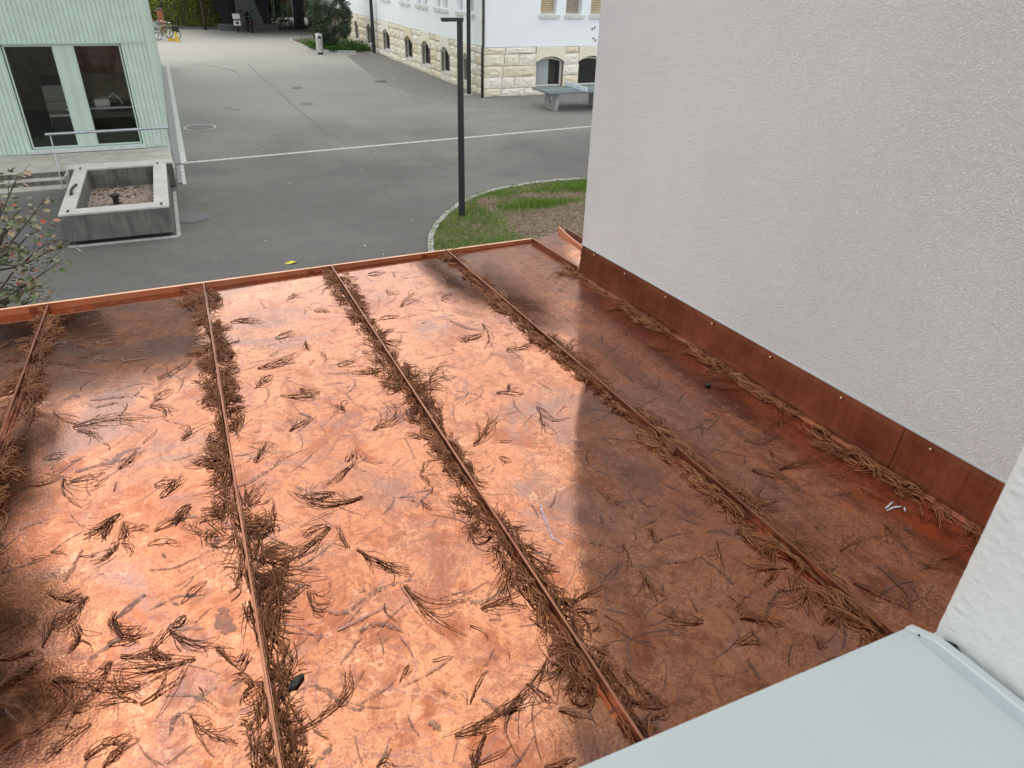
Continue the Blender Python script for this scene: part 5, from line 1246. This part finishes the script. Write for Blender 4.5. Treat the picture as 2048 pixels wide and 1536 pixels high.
SPR = [(-568,2427,-430,2254,-15,3),(-501,2285,-274,2192,25,4),(-485,2255,-401,2174,10,4),(-293,2097,-247,2167,0,1),(-498,2557,-484,2632,20,1),(-262,2382,-222,2452,0,3),(-274,2343,-236,2226,30,4),(-184,2072,-114,2168,0,4),(-521,3051,-438,3033,0,2),(-549,2974,-504,2910,30,2),(-537,2851,-447,2896,0,2),(-253,2543,-127,2665,-10,2),(-610,2835,-506,2806,0,3),(-406,2142,-379,2091,20,1),(-562,2113,-502,2125,0,3),(-820,3068,-768,3123,0,3),(-782,2917,-729,2961,0,3),(-355,1974,-287,2037,0,4),(-478,1957,-391,1946,0,2),(-496,1978,-387,1835,-25,3),(-582,1983,-499,1995,-25,2),(-412,1903,-376,1935,0,1),(-363,1856,-344,1897,10,1),(-342,1740,-424,1664,0,7),(-365,1720,-377,1627,0,5),(-332,1697,-339,1611,10,8),(-325,1657,-274,1662,0,2),(-339,1613,-403,1559,20,4),(-333,1608,-313,1542,20,2),(-426,1596,-389,1578,0,1),(-274,1573,-199,1582,15,2),(-259,1629,-178,1675,0,5),(-242,1775,-185,1850,0,6),(-260,1843,-204,1853,0,3),(-110,1550,-168,1647,35,3),(-532,1628,-490,1631,10,1),(-493,1643,-457,1609,10,1),(-589,1607,-575,1660,10,1),(-482,1490,-410,1423,-10,5),(-396,1433,-467,1367,10,8),(-192,1284,-229,1258,0,3),(-202,1331,-149,1389,0,2),(-334,1361,-303,1268,-25,6),(-333,1345,-252,1243,-30,5),(-345,1258,-285,1270,0,3),(-413,1347,-426,1270,20,5),(-411,1302,-377,1249,30,1),(-321,1216,-218,1193,0,6),(-226,1253,-91,1174,-15,4),(-263,1213,-192,1283,0,3),(-179,1150,-363,1195,5,7),(-225,1172,-283,1209,0,4),(-445,1212,-333,1157,0,8),(-336,1212,-374,1116,0,4),(-282,1123,-367,1172,20,7),(-287,1087,-345,1138,0,3),(-508,1072,-369,1133,5,3),(-365,1070,-446,1023,0,4),(-408,1073,-398,1141,0,2),(-395,1108,-366,1098,20,2),(-281,1076,-206,1127,-10,3),(-370,993,-296,1019,10,4),(-339,963,-297,1012,0,4),(-175,1074,-174,1041,20,1),(-194,1013,-113,919,-10,4),(-138,1164,-99,1086,0,4),(-537,1233,-474,1284,0,10),(-474,1313,-439,1407,0,5),(-549,1313,-480,1296,0,8),(-538,1379,-514,1399,0,2),(-7,1202,44,1173,5,1),(3,1238,72,1285,0,4),(73,1254,108,1168,-20,5),(-20,899,148,959,-10,4),(-15,1011,-4,1073,0,1),(-17,977,-4,888,0,2),(194,931,223,966,0,2),(271,954,313,949,0,1),(220,1146,219,1085,-15,1),(276,1187,379,1004,-10,4),(106,770,141,793,0,2),(375,1011,375,949,30,1),(416,1049,534,1059,0,4),(420,1049,518,1025,10,2),(602,956,656,949,0,3),(598,965,703,1013,10,6),(662,919,684,884,0,1),(881,1344,915,1262,0,3),(825,1110,793,1024,10,2),(923,1136,902,1077,10,2),(814,1013,804,911,0,5),(957,1523,931,1440,-20,1),(614,886,644,899,0,2),(306,827,371,880,10,2),(490,862,265,764,12,7),(356,781,444,785,0,4),(426,825,462,765,0,3),(255,774,331,764,0,3),(310,753,245,710,10,4),(266,727,273,698,0,3),(457,744,500,692,10,2),(278,704,344,717,-10,1),(381,651,438,646,-10,3),(503,979,532,894,5,2),(419,896,426,909,0,1),(626,777,651,660,-10,5),(585,724,652,662,-10,3),(603,655,647,668,0,3),(600,838,612,820,0,1),(1435,1378,1530,1319,-10,3),(1487,1315,1434,1218,-10,3),(1352,1244,1396,1171,0,5),(1425,1213,1655,1184,5,6),(1607,1286,1642,1219,-10,3),(1573,1051,1607,939,-12,3),(1317,871,1470,872,10,2),(1502,904,1465,814,0,4),(1541,1131,1574,1087,0,2),(1054,1031,977,932,10,2),(1054,853,1111,887,0,4),(1069,824,1102,843,-30,1),(958,861,944,799,30,2),(854,817,780,884,10,7),(947,807,969,765,0,3),(936,793,1011,715,25,6),(874,742,944,749,0,2),(1116,720,1127,680,0,2),(1257,777,1308,662,0,4),(1544,868,1550,837,0,1),(929,1136,905,1080,0,2),(1052,693,1037,654,0,3),(1464,770,1526,700,-10,4),(1524,749,1604,730,0,2),(717,3369,801,3376,0,3),(574,3372,635,3299,-10,4),(744,3111,765,3037,-20,2),(751,2886,897,2996,10,3),(828,3004,866,3016,0,1),(381,2982,440,2933,20,3),(1019,2563,926,2324,10,3),(969,2453,867,2416,0,7),(810,2373,820,2344,0,1),(645,2139,792,2231,20,6),(941,2894,1010,2957,0,3),(1007,2275,1142,2332,-20,5),(836,1968,927,1934,0,2),(876,1963,909,2015,0,3),(927,1823,902,1649,0,6),(931,1721,993,1716,-10,1),(641,1688,795,1800,0,6),(726,1673,762,1667,-10,1),(689,1595,720,1564,0,2),(379,1898,504,2070,-20,4),(322,2046,293,2125,0,4),(368,2396,448,2432,0,3),(514,2307,385,2291,10,4),(269,2446,300,2480,0,1),(295,2672,281,2570,0,4),(330,2535,329,2468,20,2),(263,1745,302,1795,0,2),(207,2262,272,2223,-15,4),(621,2771,718,2767,15,3),(182,2746,263,2788,0,5),(31,2988,147,2981,0,4),(295,3177,349,3224,0,4),(88,2491,260,2540,-10,6),(138,2244,269,2220,-20,6),(64,2331,109,2425,0,5),(131,1993,210,2051,0,4),(301,1790,235,1627,10,4),(14,1856,63,1949,0,6),(266,1561,65,1613,20,8),(442,1599,489,1663,0,2),(443,1590,443,1497,20,2),(144,2584,176,2614,0,1),(159,1465,41,1392,10,6),(154,1478,84,1476,0,4),(202,1353,318,1235,-10,8),(51,3010,146,2934,0,3),(408,1486,422,1432,0,2),(1791,1950,1733,2246,0,5),(1728,1699,1596,1820,10,5),(1607,2028,1541,2106,0,5),(1765,1887,1630,1993,10,6),(1712,1432,1544,1433,0,4),(1643,1651,1551,1731,10,4),(1693,937,1642,1061,0,4),(189,1368,157,1455,0,3),(200,1611,106,1615,10,5),(-171,1709,-234,1644,0,6)]
PANN = ['leftmost panel', 'second panel', 'third panel', 'fourth panel', 'panel beside the flashing']
XB = [-1.32, -.69, -.05, .56, 1.19, 1.72]
LABS = []
for (x0, y0, x1, y1, b, nst) in SPR:
    o, L = make_sprig((x0/1000, y0/1000), (x1/1000, y1/1000), b/100, nst)
    xm, ym = (x0+x1)/2000, (y0+y1)/2000
    pi_ = 0 if xm < -.69 else 1 if xm < -.05 else 2 if xm < .56 else 3 if xm < 1.19 else 4
    zone = 'at the eave' if ym > 2.95 else 'below the eave' if ym > 2.45 else 'in the upper middle' if ym > 1.9 else 'in the middle' if ym > 1.5 else 'below the middle' if ym > 1.15 else 'near the window' if ym > .9 else 'closest to the window'
    fx = (xm-XB[pi_])/(XB[pi_+1]-XB[pi_]); side_ = 'left' if fx < .33 else 'centre' if fx < .67 else 'right'
    kind = 'single needle' if nst == 1 else 'forked sprig' if nst < 4 else 'brown sprig' if nst < 6 else 'bushy spray'
    size = 'short dry ' if L < .06 else 'long dry ' if L > .13 else 'dry '
    lab = size + kind + ' on the ' + PANN[pi_] + ', ' + zone + ' ' + side_
    LABS.append([o, lab, L, 'crosswise' if abs(x1-x0) > abs(y1-y0) else 'lengthwise'])
from collections import Counter
cnt = Counter(q[1] for q in LABS)
for q in LABS:
    if cnt[q[1]] > 1: q[1] = q[3] + ' ' + q[1]
for lab in [k for k, v in Counter(q[1] for q in LABS).items() if v > 1]:
    grp = sorted([q for q in LABS if q[1] == lab], key=lambda q: q[2])
    nm = {2: ['smaller', 'larger'], 3: ['smallest', 'middling', 'largest'], 4: ['smallest', 'smallish', 'largish', 'largest']}.get(len(grp))
    if nm:
        for q, w_ in zip(grp, nm): q[1] = w_ + ' ' + q[1].replace('short ', '').replace('long ', '')
for q in LABS: tag(q[0], q[1], 'sprig', 'loose dry conifer sprigs on the copper roof')
def pile(x0, sides, y0, y1, n, wmax, seed, label, lo=0.0, zmax=.022):
    r = random.Random(seed); V = []; F = []
    for side in sides:
        for k in range(n):
            y = r.uniform(y0, y1); q = mn.noise(Vector((seed*3.1, side*7.7, y*2.6)))*.5+.5; q2 = mn.noise(Vector((seed*1.7+4, side*2.2, y*7.0)))*.5+.5
            if r.random() > .02 + 2.3*(q2-.30): continue
            w_ = wmax*(.22 + 1.45*max(0, q-.12)**1.3); f = abs(r.gauss(0, .5))
            d = min(f, 1.1)*w_ + .006; base_z = max(0, zmax*(1-min(f, 1.0)))*r.random()
            dirn = r.choice((-1, 1)); a = dirn*PI/2 + r.gauss(0, .18 + .55*q2*q2); ns = r.randint(4, 8); cv0 = r.gauss(0, 1.7); L0 = r.uniform(.05, .14); lim = w_*1.35
            if k % 24 == 0:            # a spray that pokes out of the drift
                a = math.atan2(math.sin(a), side*r.uniform(.5, 1.6)); cv0 = r.gauss(0, 1.0); L0 = r.uniform(.07, .13); d = w_*r.uniform(.2, .7); base_z *= .4; lim = w_*2.4
            ca, sa = math.cos(a), math.sin(a)
            for s_ in range(ns):
                a2 = a + r.gauss(0, .13); L = L0*r.uniform(.55, 1.15); cv = cv0 + r.gauss(0, .45); m_ = 8; of = r.gauss(0, .0055); al = r.uniform(0, .35)*L0
                x, yy = x0 + side*d - sa*of + ca*al, y + ca*of + sa*al; P = []
                aa = a2 + cv*al/L0*.6; zs = base_z + r.uniform(-.003, .005); za = r.uniform(-.002, .011)
                for i in range(m_+1):
                    dd = (x-x0)*side
                    if dd < .006: x = x0 + side*(.006 + r.uniform(0, .003))
                    if dd > lim*(1+.2*math.sin(s_*2.3)) and len(P) > 2: break
                    yc = min(max(yy, YW+.01), ye(x)-.006)
                    P.append((x, yc, rz(yc) + max(.0018, zs + za*math.sin(PI*i/m_))))
                    x += L/m_*math.cos(aa); yy += L/m_*math.sin(aa); aa += cv/m_ + r.gauss(0, .11)
                if len(P) > 2: strand_add(V, F, P, r.uniform(.0010, .0016), .0009)
    # bases for concatenated strands
    o = np_mesh('sprig_drift', np.concatenate(V), np.concatenate(F), M['pile']); tag(o, label, 'needle drift', None, 'stuff'); return o

pile(-1.32, (1,), YW+.05, 3.38, 240, .066, 11, 'tangled dry sprigs heaped along the seam outside the left edge')
pile(-.69, (-1, 1), YW+.05, 3.41, 460, .074, 1, 'tangled dry sprigs heaped along the leftmost visible seam')
pile(-.05, (-1, 1), YW+.05, 3.45, 480, .070, 2, 'tangled dry sprigs heaped along the second seam from the left')
pile(.56, (-1, 1), YW+.05, 3.48, 470, .064, 3, 'dense dry sprigs banked along the middle right seam')
pile(1.19, (-1, 1), YW+.05, 3.50, 390, .056, 4, 'dry sprigs banked along the rightmost seam')
pile(1.712, (-1,), YW+.05, 3.02, 300, .085, 5, 'long straw coloured drift of sprigs along the foot of the wall flashing', zmax=.013)

# odds and ends on the copper
def crumple(name, c, s, label, cat, mat, seed, flat=.35):
    r = random.Random(seed); bm = bmesh.new(); bmesh.ops.create_icosphere(bm, subdivisions=2, radius=1)
    for v in bm.verts:
        q = 1 + .45*mn.noise(v.co*1.7 + Vector((seed, 0, 0))); v.co = Vector((v.co.x*s[0]*q, v.co.y*s[1]*q, (v.co.z+.85)*s[2]*q*flat*1.2))
    me = bpy.data.meshes.new(name); bm.to_mesh(me); bm.free(); me.materials.append(mat)
    o = bpy.data.objects.new(name, me); COL.objects.link(o); o.location = (c[0], c[1], rz(c[1])+.0005); o.rotation_euler = (0, 0, r.uniform(0, 3)); tag(o, label, cat); return o
crumple('dead_leaf', (.003, 1.008), (.024, .009, .011), 'crumpled black dead leaf beside the second seam near the window', 'leaf', M['dead_leaf'], 3)
crumple('dark_scrap', (1.555, 1.721), (.012, .010, .014), 'small black scrap lying on the panel beside the flashing', 'scrap', M['dead_leaf'], 5)
vs = []; fs = []
for k, (dx, dy, L, a) in enumerate(((-.02, .012, .05, .3), (-.025, .004, .045, .1), (.02, -.018, .02, .8), (.0, .008, .03, -.2))):
    ribbon([(1.575+dx+L*t*math.cos(a), .938+dy+L*t*math.sin(a)) for t in (0, .25, .5, .75, 1)], .0028, .0012+.0002*k, vs, fs)
m = MB(); m.v = vs; m.f = fs; tag(m.build('bird_dropping', M['dropping']), 'pale bluish bird dropping streak on the dark panel by the flashing', 'dropping')

# ================================================================ BUSH AT THE LEFT, BELOW THE EAVE
bs = thing('autumn_bush', (-2.3, 6.3, 0), 'thin branched bush with green and red autumn leaves left of the roof', 'bush')
LM = []
for k in range(4):
    r = random.Random(20+k); pts = [(0, 0, 0)]; n = 5
    up_ = [(.2, .30), (.45, .42), (.72, .30), (1.0, 0)]
    vsl = [(0, 0, 0)] + [(u, v, -.10*u*u + .08*v + r.uniform(-.04, .04)) for u, v in up_] + [(u, -v, -.10*u*u + .08*v + r.uniform(-.04, .04)) for u, v in up_[:-1][::-1]]
    vsl += [(.5, 0, -.03)]
    fsl = [(i, (i+1) % 8, 8) for i in range(8)]; LM.append((vsl, fsl))
LMESH = {}
def bush_leaf(p, d, s, ti):
    BLEAF.append((Vector(p), (RNG.uniform(-.5, .5), RNG.uniform(-.1, .8), d), (s, s*RNG.uniform(.8, 1.1), s), RNG.randrange(4), ti))
BLEAF = []
TIPS = [(-1.12, 6.0, 2.98), (-1.02, 6.05, 2.78), (-1.20, 6.1, 2.70), (-1.05, 5.9, 2.62), (-1.30, 6.0, 2.60), (-.98, 6.0, 2.46), (-1.10, 6.1, 2.44), (-1.25, 5.9, 2.48), (-1.02, 6.0, 2.33), (-1.22, 6.0, 2.32), (-1.36, 6.1, 2.38),
        (-1.30, 5.95, 2.22), (-1.40, 6.0, 2.12), (-1.18, 5.9, 2.14), (-1.15, 5.85, 2.05), (-1.32, 5.85, 2.0), (-1.45, 6.0, 2.05), (-1.22, 5.9, 1.98), (-1.5, 6.1, 2.3), (-1.45, 6.0, 2.75), (-1.6, 6.1, 2.55), (-1.55, 6, 2.95), (-1.75, 6.1, 2.7), (-1.8, 6.1, 2.2), (-2.0, 6.2, 2.6), (-2.2, 6.2, 2.9), (-1.7, 6.0, 1.9)]
TIPS += [(RNG.uniform(-1.9, -1.22), RNG.uniform(5.85, 6.2), RNG.uniform(1.95, 2.95)) for _ in range(22)]
HUBS = [(-1.75, 6.15, 1.7), (-1.95, 6.2, 2.1), (-1.70, 6.1, 2.25), (-1.65, 6.05, 1.95), (-2.1, 6.2, 1.6)]
for h in HUBS: m = MB(); m.tube([(-2.3+RNG.uniform(-.1, .1), 6.3, 0), (h[0]*.5-1.15, 6.25, h[2]*.5), h], [.02, .014, .009], 6); m.build('stem', M['twig'], bs, smooth=True)
for tp in TIPS:
    T_ = Vector(tp); h = Vector(min(HUBS, key=lambda q: (Vector(q)-T_).length + RNG.uniform(0, .2)))
    mid = h.lerp(T_, .55) + Vector((RNG.uniform(-.06, .06), RNG.uniform(-.06, .06), RNG.uniform(-.08, .05)))
    q1 = mid.lerp(T_, .6) + Vector((RNG.uniform(-.04, .04), 0, RNG.uniform(-.03, .03)))
    m = MB(); m.tube([h, mid, q1, T_], [.010, .0075, .005, .0026], 5); br = m.build('branch', M['twig'], bs)
    red = RNG.random()
    for k in range(RNG.randint(15, 23)):
        f = RNG.choice((1, 1, 1, .85, .7, .5)); base = (mid.lerp(T_, f) if f < 1 else T_) + Vector((RNG.uniform(-.07, .07), RNG.uniform(-.07, .07), RNG.uniform(-.05, .05)))
        ti = RNG.choice((0, 1, 1, 2, 2, 5)) if RNG.random() > .11 else RNG.choice((3, 4, 5))
        bush_leaf(base, RNG.uniform(0, 2*PI), RNG.uniform(.032, .060), ti)
    for k in range(2):
        e = T_ + Vector((RNG.uniform(-.10, .10), RNG.uniform(-.05, .05), RNG.uniform(-.12, .10))); m = MB(); m.tube([q1, q1.lerp(e, .5)+Vector((0, 0, .02)), e], [.003, .0025, .0015], 4); m.build('twig', M['twig'], br)

BLEAF.sort(key=lambda q: -q[0].x)
for p, ro, sc, k, ti in BLEAF[:290]:
    key = (k, ti)
    if key not in LMESH:
        me = bpy.data.meshes.new('leaf'); me.from_pydata(LM[k][0], [], LM[k][1]); me.materials.append(M['bushleaf'][ti]); LMESH[key] = me
    o = bpy.data.objects.new('leaf', LMESH[key]); COL.objects.link(o); o.parent = bs
    o.location = p - ROOT[bs.name]; o.rotation_euler = ro; o.scale = sc
from mathutils import Euler
V = []; F3 = []; MI = []
for p, ro, sc, k, ti in BLEAF[290:]:
    R_ = Euler(ro).to_matrix(); b = len(V); V += [tuple(R_ @ Vector((v[0]*sc[0], v[1]*sc[1], v[2]*sc[2])) + p - ROOT[bs.name]) for v in LM[k][0]]; F3 += [tuple(i + b for i in f) for f in LM[k][1]]; MI += [ti]*len(LM[k][1])
me = bpy.data.meshes.new('foliage'); me.from_pydata(V, [], F3)
for q in M['bushleaf']: me.materials.append(q)
me.polygons.foreach_set('material_index', MI); o = bpy.data.objects.new('foliage', me); COL.objects.link(o); o.parent = bs; o['kind'] = 'stuff'

# ================================================================ TALL CONIFER BESIDE THE HOUSE (seen mirrored in the copper)
ct = thing('tall_conifer', (-5.5, 13.8, 0), 'tall shaggy conifer left of the view, mirrored in the copper', 'tree')
m = MB(); m.tube([(-5.5, 13.8, 0), (-5.5, 13.8, 8), (-5.5, 13.8, 15.6)], [.36, .24, .03], 10); m.build('trunk', M['bark'], ct, smooth=True)
cl = []
for k in range(150):
    z = RNG.uniform(7.0, 15.2); R_ = 1.78*(1-(z-7.0)/11)**.4; a = RNG.uniform(0, 2*PI); q = R_*RNG.random()**.5; cl.append((-5.5+q*math.cos(a), 13.8+q*math.sin(a), z, RNG.uniform(.45, .85)))
def smp3():
    c = RNG.choice(cl); v = Vector((NR.normal(), NR.normal(), NR.normal()*.6)).normalized()*c[3]*(RNG.random()**.4); return (c[0]+v.x, c[1]+v.y, c[2]+v.z)
V, F = leaf_cloud(13000, smp3, .15, 2.2); np_mesh('crown', V, F, M['conifer'], ct)
